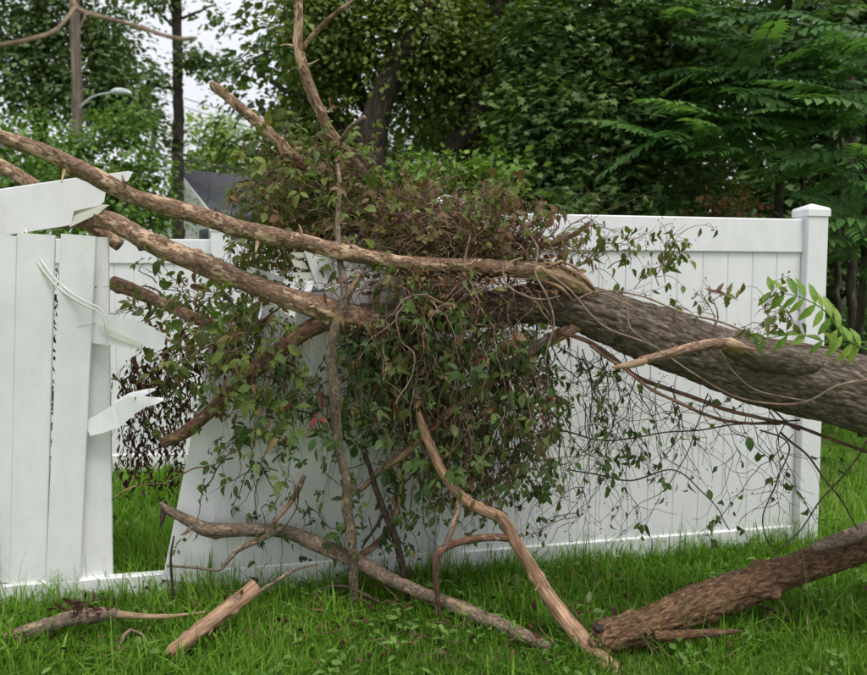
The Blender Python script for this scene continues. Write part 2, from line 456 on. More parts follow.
# ------------------------------------------------------------------ fence
FA = np.array([0.0, 3.983, 0]); SL = 0.2306
FU = norm(np.array([1, SL, 0.0]))            # along the fence, to the right
FN = np.array([FU[1], -FU[0], 0.0])          # towards the camera
UP = np.array([0, 0, 1.0])
def fence_at(X): return np.array([X, 3.983 + SL * X, 0])
def fence_px(x):
    Y = 3.983 / (1 - SL * (x - CW / 2) / FPX)
    return fence_at((x - CW / 2) / FPX * Y)
TOPZ, RH = 1.83, .185
BW = .155
def post(base, u, nrm, label, h=1.87, group=None, w=.0635, capz=.046):
    e = empty('fence_post', base, label, 'fence post', group)
    mb = MB(); box(mb, base + UP * (h / 2 - .02), u * w, nrm * w, UP * (h / 2 + .02), bev=.004)
    mb.build('post_shaft', M['vinyl'], e, False)
    mb = MB(); c = base + UP * h
    a = w + .007
    V = [c + u * (s * k) + nrm * (t * k) + UP * z for z, k in ((-.028, a), (.006, a), (.006 + .012, a - .006)) for s, t in ((-1, -1), (1, -1), (1, 1), (-1, 1))] + [c + UP * capz]
    F4 = [[r * 4 + i, r * 4 + (i + 1) % 4, r * 4 + 4 + (i + 1) % 4, r * 4 + 4 + i] for r in (0, 1) for i in range(4)] + [[3, 2, 1, 0]]
    mb.add(V, [F4, [[8 + i, 8 + (i + 1) % 4, 12] for i in range(4)]])
    mb.build('post_cap', M['vinyl'], e, False)
    return e
def rail(mb, a, b, h, th, bev=.006, nrm=None):
    a, b = np.asarray(a, float), np.asarray(b, float)
    d = b - a; u = norm(d)
    nrm = FN if nrm is None else nrm
    up = norm(np.cross(u, -nrm)); up = up if up[2] > 0 else -up
    # box with chamfered long edges: cross-section (nrm, up), long axis u
    box(mb, (a + b) / 2, nrm * th / 2, up * h / 2, d / 2, bev=bev)
def board(parent, base, top, u, w=BW, th=.022, nrm=None, cut=None, name='board'):
    """tongue-and-groove plank from base centre to top centre"""
    base, top = np.asarray(base, float), np.asarray(top, float)
    d = top - base; up = norm(d); u = norm(u - up * np.dot(u, up)); nrm = np.cross(u, up)
    if np.dot(nrm, FN) < 0: nrm = -nrm
    h = w / 2 - .0006
    prof = [(-h, -th / 2), (h, -th / 2), (h, th / 2 - .004), (h - .004, th / 2), (-h + .004, th / 2), (-h, th / 2 - .004)]
    k = len(prof)
    cut = cut or (0, 0)
    V = [base + u * a + nrm * c for a, c in prof] + [top + u * a + nrm * c + up * np.interp(a, [-h, h], cut) for a, c in prof]
    F4 = [[i, (i + 1) % k, k + (i + 1) % k, k + i] for i in range(k)]
    return world_mesh(name, np.array(V), [F4, [list(range(k))[::-1], list(range(k, 2 * k))]], M['vinyl'], parent, None, False)

x_r, x_m = fence_px(808), fence_px(446)
x_l = x_m - FU * 2.13
post(x_r, FU, FN, 'intact white vinyl fence post with pyramid cap at the right end of the fence', 1.872)
post(x_m, FU, FN, 'white fence post half buried behind the vine tangle in the middle of the fence', 1.872)
post(x_l, FU, FN, 'white fence post at the far left end of the broken panel', 1.872)
# right panel, whole
e = empty('vinyl_fence', (x_r + x_m) / 2, 'intact white vinyl privacy fence panel standing behind the fallen trunk on the right', 'fence')
a, b_ = x_m + FU * .064, x_r - FU * .064
for nm, z, h in (('top_rail', TOPZ - RH / 2, RH), ('bottom_rail', .035, .16)):
    mb = MB(); rail(mb, a + UP * z, b_ + UP * z, h, .05); mb.build(nm, M['vinyl'], e, False)
Ln = np.linalg.norm(b_ - a); nb = round(Ln / BW); wb = Ln / nb
for i in range(nb):
    q = a + FU * wb * (i + .5)
    board(e, q + UP * .10, q + UP * (TOPZ - RH + .02), FU, wb)
# broken panel
e = empty('vinyl_fence', (x_l + x_m) / 2, 'smashed white vinyl fence panel on the left with torn top rail and leaning boards', 'fence')
BROKEN = e
a, b_ = x_l + FU * .064, x_m - FU * .064
mb = MB(); rail(mb, a + UP * .04, b_ + UP * .04, .165, .05); mb.build('bottom_rail', M['vinyl'], e, False)
# upright boards at the left; board edges at the bottom seen at 10, 46, 80, 112
for (xb0, xb1, xt0, xt1, off, ty) in ((-60, -25, -54, -19, 0, 236), (-25, 10, -19, 17, 0, 235), (10.5, 46, 18.5, 55, .004, 234), (46.5, 80, 61, 97, .02, 235), (79, 113, 73, 109, -.016, 237)):
    Yb = fence_px((xb0 + xb1) / 2)[1] - off
    pb, pt = P((xb0 + xb1) / 2, 582, Yb), P((xt0 + xt1) / 2, ty, Yb - off * .6)
    w = (xb1 - xb0) / FPX * Yb * .985
    board(e, pb, pt, FU, w)
# leaning boards
s0 = fence_px(160); s1 = x_m - FU * .07
Ln = np.linalg.norm(s1 - s0); nb = 8; wb = Ln / nb
LEANTOP = []
for i in range(nb):
    t = (i + .5) / nb
    q = s0 + FU * wb * (i + .5) + UP * .08
    back = math.radians(np.interp(t, [0, .0625, .1875, .4, .7, 1], [-1, -1, -9, -14, -10, -2]))
    side = math.radians(np.interp(t, [0, .0625, .1875, .5, 1], [12, 12, 13.5, 11, 1]))
    d = UP * math.cos(back) * math.cos(side) - FN * math.sin(back) + FU * math.sin(side)
    Lb = [1.34, 1.32, 1.44, 1.45, 1.46, 1.49, 1.54, 1.58][i]
    board(e, q + FN * (.03 if i == 0 else 0), q + norm(d) * Lb, FU, wb * (1.2 if i == 0 else 1.15 if i == 1 else 1.06), cut=((-.1, .02) if i == 0 else (.05, -.04) if i == 1 else (0, 0)))
    LEANTOP.append(q + norm(d) * (Lb + .03))
mb = MB(); box(mb, P(262, 284, 3.72), norm(np.array([1, .1, -.32])) * .085, norm(np.array([.1, -1, .2])) * .011, norm(np.array([.32, .25, 1])) * .06, bev=.003)
mb.build('broken_board', M['vinyl'], e, False)
mb = MB(); box(mb, P(312, 279, 3.55), np.array([.016, 0, 0]), np.array([0, -.01, 0]), np.array([.015, .03, .055]))
mb.build('broken_board', M['vinyl'], e, False)
# sunk part of the top rail
ra, rb = LEANTOP[2] - FU * .05 + UP * .05, LEANTOP[7] + UP * .06
mb = MB(); rail(mb, ra, rb, RH, .05); mb.build('top_rail', M['vinyl'], e, False)
mb = MB()
q = ra - FU * .02
for k, (dx, dz, hh, ln) in enumerate(((-.02, .07, .012, .035), (-.03, .03, .016, .03), (-.012, -.02, .014, .04), (-.02, -.06, .012, .025), (.0, -.085, .01, .03))):
    box(mb, q + FU * dx + UP * dz + FN * .012 * (k % 3 - 1), FU * ln - UP * .006 * (k % 2), FN * .0018, UP * hh + FU * .008 * (k - 2))
mb.build('torn_rail_end', M['vinyl_in'], e, False)
# lifted top rail on the left: hollow channel with a ragged end
def sheet(outline, depth, th, name, mat, parent, bend=None):
    """thick plate from a pixel outline at its own depth (depth: number or function of x, y)"""
    fd = depth if callable(depth) else (lambda x, y: depth)
    f = np.array([P(x, y, fd(x, y)) for x, y in outline])
    bk_ = f - FN * th
    k = len(f)
    V = np.vstack([f, bk_])
    F4 = [[i, (i + 1) % k, k + (i + 1) % k, k + i] for i in range(k)]
    return world_mesh(name, V, [F4, [list(range(k))[::-1]], [list(range(k, 2 * k))]] if k > 4 else [F4 + [list(range(k))[::-1], list(range(k, 2 * k))]], mat, parent, None, False)
railY = lambda x, y: 3.60 + .00055 * (x)
def hollow_rail(parent):
    fo = [(-90, 205), (0, 190), (60, 182), (80, 178), (84, 180), (103, 187), (106, 190), (104, 202), (98, 206), (74, 211), (71, 224), (66, 226), (0, 236), (-90, 250)]
    sheet(fo, railY, .004, 'top_rail', M['vinyl'], parent)
    # back wall and top wall of the channel, reaching a little further right
    bo = [(-90, 203), (0, 189), (80, 177), (128, 171), (133, 172), (128, 181), (108, 184), (60, 205), (0, 222), (-90, 245)]
    sheet(bo, lambda x, y: 3.66 + .0006 * x, .004, 'rail_back_wall', M['vinyl'], parent)
    A0, A1 = P(-90, 205, railY(-90, 0)), P(80, 178, railY(80, 0))
    mb = MB()
    V = [A0, A1, A1 - FN * .055, A0 - FN * .055]; V = V + [v - UP * .004 for v in V]
    mb.add(V, [[[0, 1, 2, 3], [7, 6, 5, 4], [0, 4, 5, 1], [1, 5, 6, 2], [2, 6, 7, 3], [3, 7, 4, 0]]])
    mb.build('rail_top_wall', M['vinyl'], parent, False)
hollow_rail(e)
for k in range(3):
    dy = k * 5
    sheet([(68, 213 + dy), (98, 204 + dy * .55), (110 - k * 3, 205 + dy * .3), (104 - k * 2, 208 + dy * .5), (70, 217 + dy)], 3.655 - .008 * k, .003, 'torn_rail_strip', M['vinyl_in'], e)
# torn plates hanging from the gap
def curved_strip(rows, th, name, parent, mat):
    """rows: (x0, y0, x1, y1, depth) cross-lines of a bent strip"""
    rows_ = []
    rows = np.array(rows, float)
    t = np.arange(len(rows)).astype(float)
    rr = np.stack([np.interp(t, np.arange(len(rows)), rows[:, k]) for k in range(5)], 1)
    A = np.array([P(r[0], r[1], r[4]) for r in rr]); B = np.array([P(r[2], r[3], r[4] - .015) for r in rr])
    n_ = len(A)
    V = np.vstack([A, B, B - FN * th, A - FN * th])
    F4 = []
    for i in range(n_ - 1):
        for k in range(4):
            F4.append([k * n_ + i, k * n_ + i + 1, ((k + 1) % 4) * n_ + i + 1, ((k + 1) % 4) * n_ + i])
    F4 += [[0, n_, 2 * n_, 3 * n_], [n_ - 1, 4 * n_ - 1, 3 * n_ - 1, 2 * n_ - 1]]
    return world_mesh(name, V, [F4], mat, parent, None, False)
sheet([(90, 313), (119, 315), (122, 317), (140, 321), (152, 327), (166, 336), (164, 346), (146, 348), (143, 344), (138, 349), (92, 343)], lambda x, y: 3.60 - .0008 * (x - 90), .003, 'torn_plate', M['vinyl'], e)
sheet([(98, 324), (108, 329), (126, 337), (141, 344), (140, 347), (124, 342), (104, 334)], lambda x, y: 3.592 - .0009 * (x - 90), .002, 'torn_plate', M['vinyl_in'], e)
curved_strip([(84, 421, 90, 436, 3.60), (98, 414, 103, 433, 3.592), (114, 404, 120, 427, 3.58), (129, 396, 135, 414, 3.55), (142, 396, 146, 407, 3.52), (153, 397, 157, 404, 3.50), (164, 398, 163, 401, 3.49)], .003, 'torn_plate', e, M['vinyl'])
curved_strip([(112, 403, 120, 416, 3.60), (129, 393, 134, 401, 3.59), (146, 389, 150, 393, 3.58), (155, 388, 156, 390, 3.575)], .003, 'torn_plate', e, M['vinyl'])
sheet([(113, 380), (118, 381), (119, 392), (116, 396), (120, 404), (111, 404)], 3.60, .003, 'torn_plate', M['vinyl'], e)
# torn channel flange under the lifted rail
# loose vinyl strip
pts = [(22, 232, 3.565), (30, 250, 3.56), (45, 273, 3.55), (62, 291, 3.545), (82, 304, 3.54), (97, 311, 3.54), (104, 322, 3.54), (107, 345, 3.56), (108, 400, 3.575)]
for k, r in ((0, .005), (1, .0035)):
    V, F, A = tube([P(x + k * 3, y - k * 3, Y) for x, y, Y in pts], [r, r, r, r, r, r * .8, r * .6, r * .4, r * .3], 6, step=.02)
    world_mesh('loose_vinyl_strip', V, F, M['vinyl'] if k else M['vinyl_in'], e)

# rear fence
RU, RN = norm(np.array([1, .05, 0])), np.array([.05, -1, 0])
def rear(x0, x1, Y, label, posts, top=1.82):
    a, b_ = np.array([x0, Y, 0]), np.array([x1, Y + .05 * (x1 - x0), 0])
    e = empty('vinyl_fence', (a + b_) / 2, label, 'fence', None)
    for nm, z, h in (('top_rail', top - .1, .19), ('bottom_rail', .05, .17)):
        mb = MB(); rail(mb, a + UP * z, b_ + UP * z, h, .05, nrm=RN); mb.build(nm, M['vinyl'], e, False)
    L_ = np.linalg.norm(b_ - a); nb = round(L_ / BW)
    for i in range(nb):
        q = a + RU * L_ / nb * (i + .5)
        board(e, q + UP * .12, q + UP * (top - .18), RU, L_ / nb, nrm=RN)
rp = (222 - 433.5) / 800 * 6.2
rear(rp - 2.05, rp - .07, 6.15, 'white rear fence panel seen beyond the gap, left of its post', None)
rear(rp + .07, rp + 2.0, 6.25, 'white rear fence panel mostly hidden behind the leaning boards', None, 1.78)
post(np.array([rp, 6.2, 0]), RU, RN, 'white post of the rear fence rising behind the lower limb', 1.90)
post(np.array([rp + 2.07, 6.35, 0]), RU, RN, 'white post at the hidden right end of the rear fence', 1.86)

# ------------------------------------------------------------------ fallen tree
tree_base = P(1480, 770, 2.45) * np.array([1, 1, 0])
FT = empty('fallen_tree', tree_base, 'large fallen tree with thick grey-brown trunk lying across the crushed fence', 'tree')
V, F, A = ptube([(1480, 770, 82, 2.45), (1300, 620, 76, 2.58), (1120, 500, 66, 2.75), (980, 432, 58, 2.95), (920, 412, 54, 3.05), (867, 396, 49, 3.15), (800, 379, 46, 3.25), (740, 366, 41, 3.32), (680, 345, 36, 3.38), (620, 321, 32, 3.45), (570, 306, 30, 3.52), (530, 304, 27, 3.56),
                 (470, 312, 23, 3.58), (400, 318, 20, 3.56), (345, 320, 19, 3.46), (322, 316, 14, 3.44)], 150, .008, bump=.06, bfreq=16, lump=.12, crack=.010, cfreq=46, cst=.36, seed=3, knots=10)
world_mesh('trunk', V, F, M['trunk'], FT, A)
def spurs(px, mat, parent, num, seed):
    r_ = np.random.default_rng(seed + 900)
    c, rr = smooth_path([P(x, y, Y) for x, y, q, Y in px], [q * RK * Y / FPX for x, y, q, Y in px], 60)
    for k_ in range(num):
        i = r_.integers(6, 54); T = norm(c[i + 1] - c[i - 1])
        d = norm(np.cross(T, r_.normal(0, 1, 3)) + T * r_.uniform(-.7, .7))
        if d[1] > .2: d[1] *= -1
        L_ = r_.uniform(.02, .06) + rr[i]
        V, F, A = tube([c[i], c[i] + d * L_ * .6, c[i] + d * L_ + r_.normal(0, .008, 3)], [rr[i] * .42, rr[i] * .24, rr[i] * .07], 9, step=.006, bump=.22, bfreq=70, seed=k_)
        world_mesh('broken_spur', V, F, mat, parent, A)
def limb(px, mat, name='limb', parent=FT, sides=36, step=.008, bump=.07, lump=.14, crack=.0035, wob=.008, seed=0, spur=0, **k):
    L_ = sum(math.dist(px[i][:2], px[i + 1][:2]) for i in range(len(px) - 1))
    V, F, A = ptube(px, sides, step, bump=bump, bfreq=40, lump=lump, crack=crack * min(1, px[len(px) // 2][2] / 9), cfreq=80, wob=wob, seed=seed, knots=int(L_ / 28), **k)
    if L_ > 140: spurs(px, mat, parent, int(L_ / 75), seed)
    return world_mesh(name, V, F, mat, parent, A)
limb([(375, 322, 17, 3.48), (340, 313, 17, 3.44), (300, 302, 14, 3.43), (267, 289, 14, 3.44), (217, 271, 13, 3.50), (167, 249, 13, 3.58), (135, 234, 13, 3.64), (108, 221, 13, 3.68), (82, 219, 11, 3.70), (45, 221, 10, 3.72), (-20, 228, 9, 3.75)], M['limb'], seed=5, crack=.004)
limb([(-60, 116, 8, 3.05), (0, 137, 9, 3.15), (50, 155, 9, 3.22), (100, 179, 10.5, 3.30), (135, 196, 10, 3.34), (168, 208, 11.5, 3.36), (200, 216, 10, 3.38), (260, 234, 10.5, 3.36), (300, 242, 10, 3.36), (350, 254, 10, 3.37), (400, 262, 9.5, 3.40), (440, 265, 9, 3.42), (500, 268, 9.5, 3.44), (545, 273, 11, 3.45), (585, 290, 12, 3.45)], M['limb'], seed=6)
# torn shoulder where the upper limb ripped away
limb([(535, 272, 10, 3.44), (556, 274, 12, 3.43), (576, 283, 12, 3.42), (598, 296, 5, 3.42)], M['wood'], 'torn_shoulder', sides=40, crack=.008, bump=.16, seed=8)
for k, (x0, y0, x1, y1, rr_) in enumerate(((556, 262, 600, 297, 2.6), (560, 268, 590, 300, 2.2), (545, 268, 566, 262, 2), (540, 280, 575, 302, 2.4), (550, 276, 594, 290, 1.8), (562, 262, 584, 279, 2), (548, 284, 566, 296, 1.6), (536, 264, 556, 268, 2), (530, 277, 560, 285, 2))):
    limb([(x0, y0, rr_ * .5, 3.395 + .005 * k), ((x0 + x1) / 2 + 3, (y0 + y1) / 2 - 3, rr_ * 1.5, 3.38 + .005 * k), (x1, y1, .5, 3.40)], M['wood' if k % 3 else 'strip'], 'splinter', sides=6, crack=0, bump=.2, seed=20 + k)
# broken stub on the trunk
limb([(745, 352, 13, 3.14), (722, 343, 8, 3.10), (700, 346, 7, 3.07), (668, 354, 6.5, 3.04), (640, 361, 6, 3.02)], M['darkbark' if 0 else 'limb'], 'broken_stub', seed=9)
limb([(645, 360, 5.5, 3.02), (628, 364, 5, 3.01), (612, 367, 1.5, 3.00)], M['wood'], 'splinter', sides=10, seed=10)
limb([(742, 351, 6, 3.11), (728, 343, 6, 3.08), (742, 346, 4, 3.06), (756, 349, 1, 3.07)], M['wood'], 'splinter', sides=10, seed=11)
limb([(725, 345, 10, 3.14), (760, 356, 16, 3.13), (800, 364, 18, 3.13), (830, 368, 8, 3.15)], M['trunk'], 'knot', sides=30, seed=12, crack=.006)
# upright limb above the mound
limb([(297, -40, 4, 3.62), (298, 0, 5, 3.62), (297, 40, 6, 3.64), (305, 75, 6.5, 3.66), (318, 108, 6.5, 3.68), (330, 132, 6, 3.70), (347, 152, 6, 3.74), (368, 180, 7.5, 3.78), (392, 213, 8, 3.82), (410, 240, 8, 3.80), (430, 268, 8, 3.72)], M['limb'], seed=13)
limb([(301, 52, 4, 3.64), (318, 28, 3.6, 3.62), (335, 14, 3, 3.6), (352, 2, 2.6, 3.58), (372, -22, 2, 3.55)], M['reddish'], 'branch', sides=14, seed=14)
limb([(342, 140, 3, 3.68), (350, 128, 3.2, 3.62), (365, 117, 2.8, 3.58)], M['greybark'], 'branch', sides=12, seed=15)
# stub pointing up left
limb([(212, 86, 5, 3.62), (216, 88, 6, 3.62), (240, 107, 6, 3.64), (272, 135, 6.5, 3.67), (300, 162, 6.5, 3.72), (360, 215, 7, 3.8), (410, 262, 8, 3.75)], M['limb'], 'branch', seed=16)
limb([(228, 98, 3, 3.63), (226, 88, 2, 3.60)], M['limb'], 'twig', sides=8, seed=161)
# vertical branch in front of the lower limb
limb([(337, 165, 2.6, 3.52), (340, 190, 3, 3.48), (336, 225, 3.4, 3.44), (339, 262, 4, 3.40), (345, 292, 6, 3.34), (341, 310, 6, 3.33), (332, 345, 6, 3.34), (334, 385, 6.5, 3.37), (340, 440, 6.5, 3.42), (348, 500, 6.5, 3.48), (352, 550, 6.5, 3.54), (354, 604, 6, 3.60)], M['greybark'], 'branch', seed=17, wob=.012)
limb([(342, 306, 5, 3.33), (352, 288, 4, 3.31), (358, 270, 2.5, 3.31)], M['greybark'], 'branch', sides=12, seed=18)
# lower side limbs
limb([(163, 443, 7, 3.62), (185, 432, 8.5, 3.60), (215, 408, 9, 3.56), (248, 378, 9.5, 3.51), (275, 355, 10, 3.47), (305, 332, 11, 3.45), (335, 318, 12, 3.44)], M['darkbark' if 0 else 'reddish'], seed=19)
limb([(355, 494, 3, 3.55), (385, 468, 4, 3.54), (420, 440, 5, 3.52), (455, 408, 6, 3.50), (500, 372, 7, 3.48), (540, 345, 8, 3.46), (590, 320, 10, 3.46)], M['strip'], 'branch', sides=16, seed=21)
limb([(600, 322, 5, 3.50), (575, 326, 6, 3.46), (550, 338, 6.5, 3.45), (530, 352, 6.5, 3.45), (505, 370, 6, 3.47)], M['trunk'], 'branch', sides=18, seed=22)
limb([(112, 283, 9, 3.78), (140, 293, 9, 3.78), (180, 312, 8, 3.80), (240, 330, 8, 3.84), (320, 330, 9, 3.82)], M['limb'], 'branch', sides=16, seed=23)
limb([(-40, 148, 8, 3.82), (0, 165, 8, 3.82), (36, 186, 8, 3.84), (75, 215, 8, 3.86), (120, 245, 8, 3.88)], M['limb'], 'branch', sides=16, seed=24)
limb([(461, 200, 5, 3.62), (463, 225, 5.5, 3.60), (466, 262, 6, 3.56)], M['greybark'], 'branch', sides=14, seed=25)
limb([(520, 228, 2, 3.6), (545, 245, 4, 3.58), (575, 235, 3, 3.55), (590, 222, 2, 3.52)], M['twig'], 'branch', sides=10, seed=26)
# dark limbs under the trunk
limb([(867, 452, 2.4, 3.22), (800, 428, 2.4, 3.28), (745, 414, 2.2, 3.32), (690, 396, 2.6, 3.36), (640, 378, 2.8, 3.4), (600, 347, 2.8, 3.42), (560, 332, 2.5, 3.44)], M['twig'], seed=27)
limb([(780, 424, 2, 3.30), (720, 419, 2.2, 3.28), (670, 398, 2.2, 3.26), (630, 374, 2, 3.3), (590, 345, 2, 3.36)], M['twig'], 'branch', sides=12, seed=28)
# near bare branch at the top left
limb([(67, -30, 2.88, 1.75), (73, 2, 3.02, 1.75), (84, 12, 2.88, 1.74), (105, 18, 2.59, 1.73), (140, 27, 2.30, 1.72), (165, 35, 2.30, 1.71), (182, 39, 3.17, 1.70), (197, 38, 1.80, 1.70)], M['twigpale'], 'branch', sides=14, seed=29, wob=.002)
limb([(-30, 50, 2.88, 1.6), (0, 46, 2.88, 1.6), (30, 40, 2.74, 1.62), (55, 31, 2.30, 1.65), (75, 8, 2.45, 1.74)], M['twigpale'], 'branch', sides=12, seed=30, wob=.002)

# ------------------------------------------------------------------ branches on the ground
def fallen(px, mat, label, extra=(), sides=26, seed=0, crack=.002, lump=.12, wob=.006):
    base = P(px[0][0], px[0][1], px[0][3]); base[2] = 0
    e = empty('fallen_branch', base, label, 'branch', None)
    V, F, A = ptube(px, sides, .008, bump=.07, bfreq=40, lump=lump, crack=crack * 1.5, cfreq=80, wob=wob, seed=seed, knots=len(px) * 2)
    if px[2][2] > 5: spurs(px, mat, e, 3, seed)
    world_mesh('branch_stem', V, F, mat, e, A)
    for i, (nm, p2, m2) in enumerate(extra):
        V, F, A = ptube(p2, 14, .009, knots=4, bump=.07, bfreq=40, lump=.1, wob=.006, seed=seed * 7 + i)
        world_mesh(nm, V, F, m2, e, A)
    return e
def gY(y, z=.04): return G(433, y, z)[1]
fallen([(160, 503, 3, 3.56), (170, 511, 6, 3.56), (192, 523, 7, 3.57), (210, 530, 8.5, 3.58), (245, 530, 8.5, 3.60), (285, 532, 9.5, 3.62), (325, 547, 9.5, 3.62), (370, 568, 9.5, 3.58), (420, 592, 9.5, 3.50), (470, 612, 9.5, 3.37), (515, 632, 9, 3.22), (550, 648, 7, 3.12)], M['greybark'],
       'long grey barky branch sloping through the grass below the hanging vines', [
       ('side_branch', [(164, 507, 5, 3.56), (162, 516, 4, 3.54), (160, 527, 1, 3.52)], M['darkbark']),
       ('side_branch', [(196, 524, 4, 3.57), (188, 532, 2.5, 3.54), (181, 535, 1, 3.52)], M['greybark']),
       ('side_branch', [(274, 522, 3, 3.62), (286, 508, 3.5, 3.62), (298, 490, 3.6, 3.62), (304, 476, 3, 3.62)], M['limb']),
       ('side_branch', [(282, 528, 4, 3.58), (262, 538, 4.2, 3.56), (240, 548, 4, 3.55), (228, 560, 3, 3.54), (218, 570, 2, 3.54), (190, 568, 1.8, 3.54), (167, 566, 1.5, 3.55)], M['greybark']),
       ('side_branch', [(174, 536, 1.2, 3.53), (170, 560, 1.6, 3.52), (172, 590, 1.8, 3.51), (173, 620, 1.5, 3.50)], M['darkbark']),
       ('side_branch', [(355, 560, 5, 3.60), (375, 545, 4.5, 3.61), (390, 528, 4, 3.62), (398, 505, 3.5, 3.62), (402, 480, 3, 3.62)], M['reddish'])], seed=41)
fallen([(418, 412, 4.5, 3.40), (424, 432, 6, 3.39), (436, 460, 6.5, 3.38), (455, 490, 7, 3.37), (478, 508, 7.5, 3.36), (502, 520, 8, 3.35), (515, 540, 8.5, 3.34), (535, 575, 9, 3.31), (562, 615, 10.5, 3.22), (590, 648, 12, 3.10), (625, 680, 13, 2.95), (680, 720, 12, 2.88)], M['strip'],
       'curved pale branch stripped of its bark leaning from the grass up to the vines', [
       ('side_branch', [(510, 538, 5.5, 3.34), (490, 537, 4.8, 3.33), (465, 540, 4.8, 3.32), (447, 546, 5, 3.32), (437, 556, 5, 3.32), (436, 575, 4.5, 3.34), (438, 606, 3.5, 3.38), (439, 625, 3, 3.42)], M['reddish']),
       ('side_branch', [(446, 545, 3.5, 3.32), (452, 528, 4, 3.33), (456, 512, 4, 3.35), (460, 495, 3, 3.38)], M['greybark'])], seed=42, crack=.0015)
fallen([(594, 638, 12, 3.10), (602, 637, 20, 3.11), (640, 629, 23, 3.16), (690, 609, 23, 3.24), (740, 590, 23, 3.32), (800, 568, 21, 3.42), (867, 543, 21, 3.48), (960, 510, 20, 3.55)], M['log'],
       'thick reddish brown log lying in the grass at the lower right', [
       ('bark_slab', [(655, 636, 7, 3.08), (690, 635, 6, 3.08), (722, 633, 5, 3.1), (742, 631, 1.5, 3.12)], M['log']),
       ('broken_end', [(606, 648, 9, 3.10), (596, 646, 7, 3.08), (588, 640, 2, 3.07)], M['log']),
       ('broken_end', [(608, 628, 8, 3.10), (598, 628, 5, 3.08), (592, 624, 1.5, 3.07)], M['darkbark']),
       ('bark_slab', [(812, 548, 6, 3.34), (835, 541, 9, 3.35), (880, 527, 10, 3.38)], M['greybark'])], sides=70, seed=43, crack=.008, lump=.22)
fallen([(-40, 660, 8, 3.16), (0, 641, 8.5, 3.18), (25, 631, 9, 3.20), (55, 623, 9, 3.22), (80, 617, 9, 3.25), (110, 614, 7.5, 3.28), (118, 615, 7, 3.28)], M['greybark'],
       'lichen grey branch with a torn end lying low at the bottom left', [
       ('broken_end', [(112, 614, 5, 3.28), (140, 616, 4.2, 3.28), (170, 616, 3, 3.3), (205, 612, 1.4, 3.34)], M['wood']),
       ('side_branch', [(23, 633, 3.2, 3.18), (23, 648, 2.6, 3.12), (24, 666, 1.8, 3.04)], M['darkbark'])], seed=44)
fallen([(168, 655, 4, 3.02), (174, 650, 9, 3.03), (200, 630, 10.5, 3.13), (228, 608, 11, 3.24), (256, 587, 11, 3.34)], M['strip'],
       'short barkless stick with a blunt pale end lying in the grass at lower left', [
       ('side_branch', [(248, 598, 2.5, 3.34), (275, 582, 2.4, 3.44), (295, 570, 2, 3.54), (318, 564, 1.2, 3.56)], M['greybark'])], seed=45)
fallen([(364, 452, 3, 3.50), (370, 470, 3.2, 3.50), (378, 495, 3.8, 3.51), (388, 520, 4.2, 3.52), (398, 548, 4.4, 3.54), (404, 575, 4.4, 3.55), (410, 610, 3, 3.56)], M['darkbark'],
       'thin dark branch standing upright below the vine curtain', [('side_branch', [(385, 512, 2.6, 3.52), (376, 528, 2, 3.53), (362, 548, 1.6, 3.55)], M['darkbark'])], seed=46)
fallen([(310, 596, 1.6, 3.55), (330, 586, 2, 3.56), (352, 588, 2.4, 3.54), (380, 602, 2, 3.5)], M['twigdark'], 'thin dark twig half sunk in the grass left of the curved pale branch', seed=47, sides=8)
fallen([(750, 602, 1.5, 3.5), (775, 612, 2.2, 3.42), (800, 628, 2.4, 3.32), (825, 650, 2.2, 3.16), (842, 658, 1.2, 3.1)], M['twigdark'], 'thin dark twig with withered leaves lying in the grass at lower right',
       [('side_branch', [(768, 606, 1.4, 3.46), (768, 618, 2, 3.4), (766, 628, 1.2, 3.36)], M['twigdark']), ('side_branch', [(815, 640, 1.2, 3.22), (835, 636, 1.4, 3.2), (860, 640, 1, 3.18)], M['twigdark'])], seed=48, sides=10)
fallen([(118, 662, 1.6, 3.08), (120, 648, 2.4, 3.14), (124, 636, 2.4, 3.2), (132, 629, 1.8, 3.24)], M['twigpale'], 'bleached curled twig in the grass at the bottom left',
       [('side_branch', [(130, 630, 1.3, 3.24), (142, 634, 1.5, 3.2), (150, 645, 1.3, 3.15), (160, 656, 1, 3.1)], M['twigpale'])], seed=49, sides=10)

# ------------------------------------------------------------------ leaf templates
def leaflet(L=1.0, W=.46, fold=.08, droop=.12, ox=0.0, oy=0.0, ang=0.0, base=.0, dz=0):
    xs = [0, .22, .5, .78, 1.0]; ws = [0.02, .7, 1.0, .62, 0]
    V, F = [], []
    for x, w in zip(xs, ws):
        z = -droop * x * x * L
        if w == 0: V.append((x * L, 0, z)); continue
        V += [(x * L, w * W * L / 2, z + fold * w * L * .5), (x * L, 0, z), (x * L, -w * W * L / 2, z + fold * w * L * .5)]
    for k in range(3):
        a = k * 3; F += [[a, a + 1, a + 4, a + 3], [a + 1, a + 2, a + 5, a + 4]]
    T = [[9, 10, 12], [10, 11, 12]]
    V = np.array(V); V[:, 0] += base
    c, s = math.cos(ang), math.sin(ang)
    V = np.c_[V[:, 0] * c - V[:, 1] * s + ox, V[:, 0] * s + V[:, 1] * c + oy, V[:, 2] + dz]
    return V, np.array(F), np.array(T)
def combine(parts):
    V, F, T, n_ = [], [], [], 0
    for v, f, t in parts:
        V.append(v); F.append(f + n_); T.append(t + n_); n_ += len(v)
    return np.vstack(V), [np.vstack(F), np.vstack(T)]
def creeper(k):
    r = np.random.default_rng(k)
    parts = []
    for a, L in ((-105, .55), (-52, .8), (0, 1.0), (50, .82), (103, .56)):
        parts.append(leaflet(L * r.uniform(.85, 1.15), r.uniform(.42, .55), r.uniform(.02, .2), r.uniform(.05, .5), ang=math.radians(a + r.uniform(-14, 14)), base=.07, dz=r.uniform(-.05, .05)))
    return combine(parts)
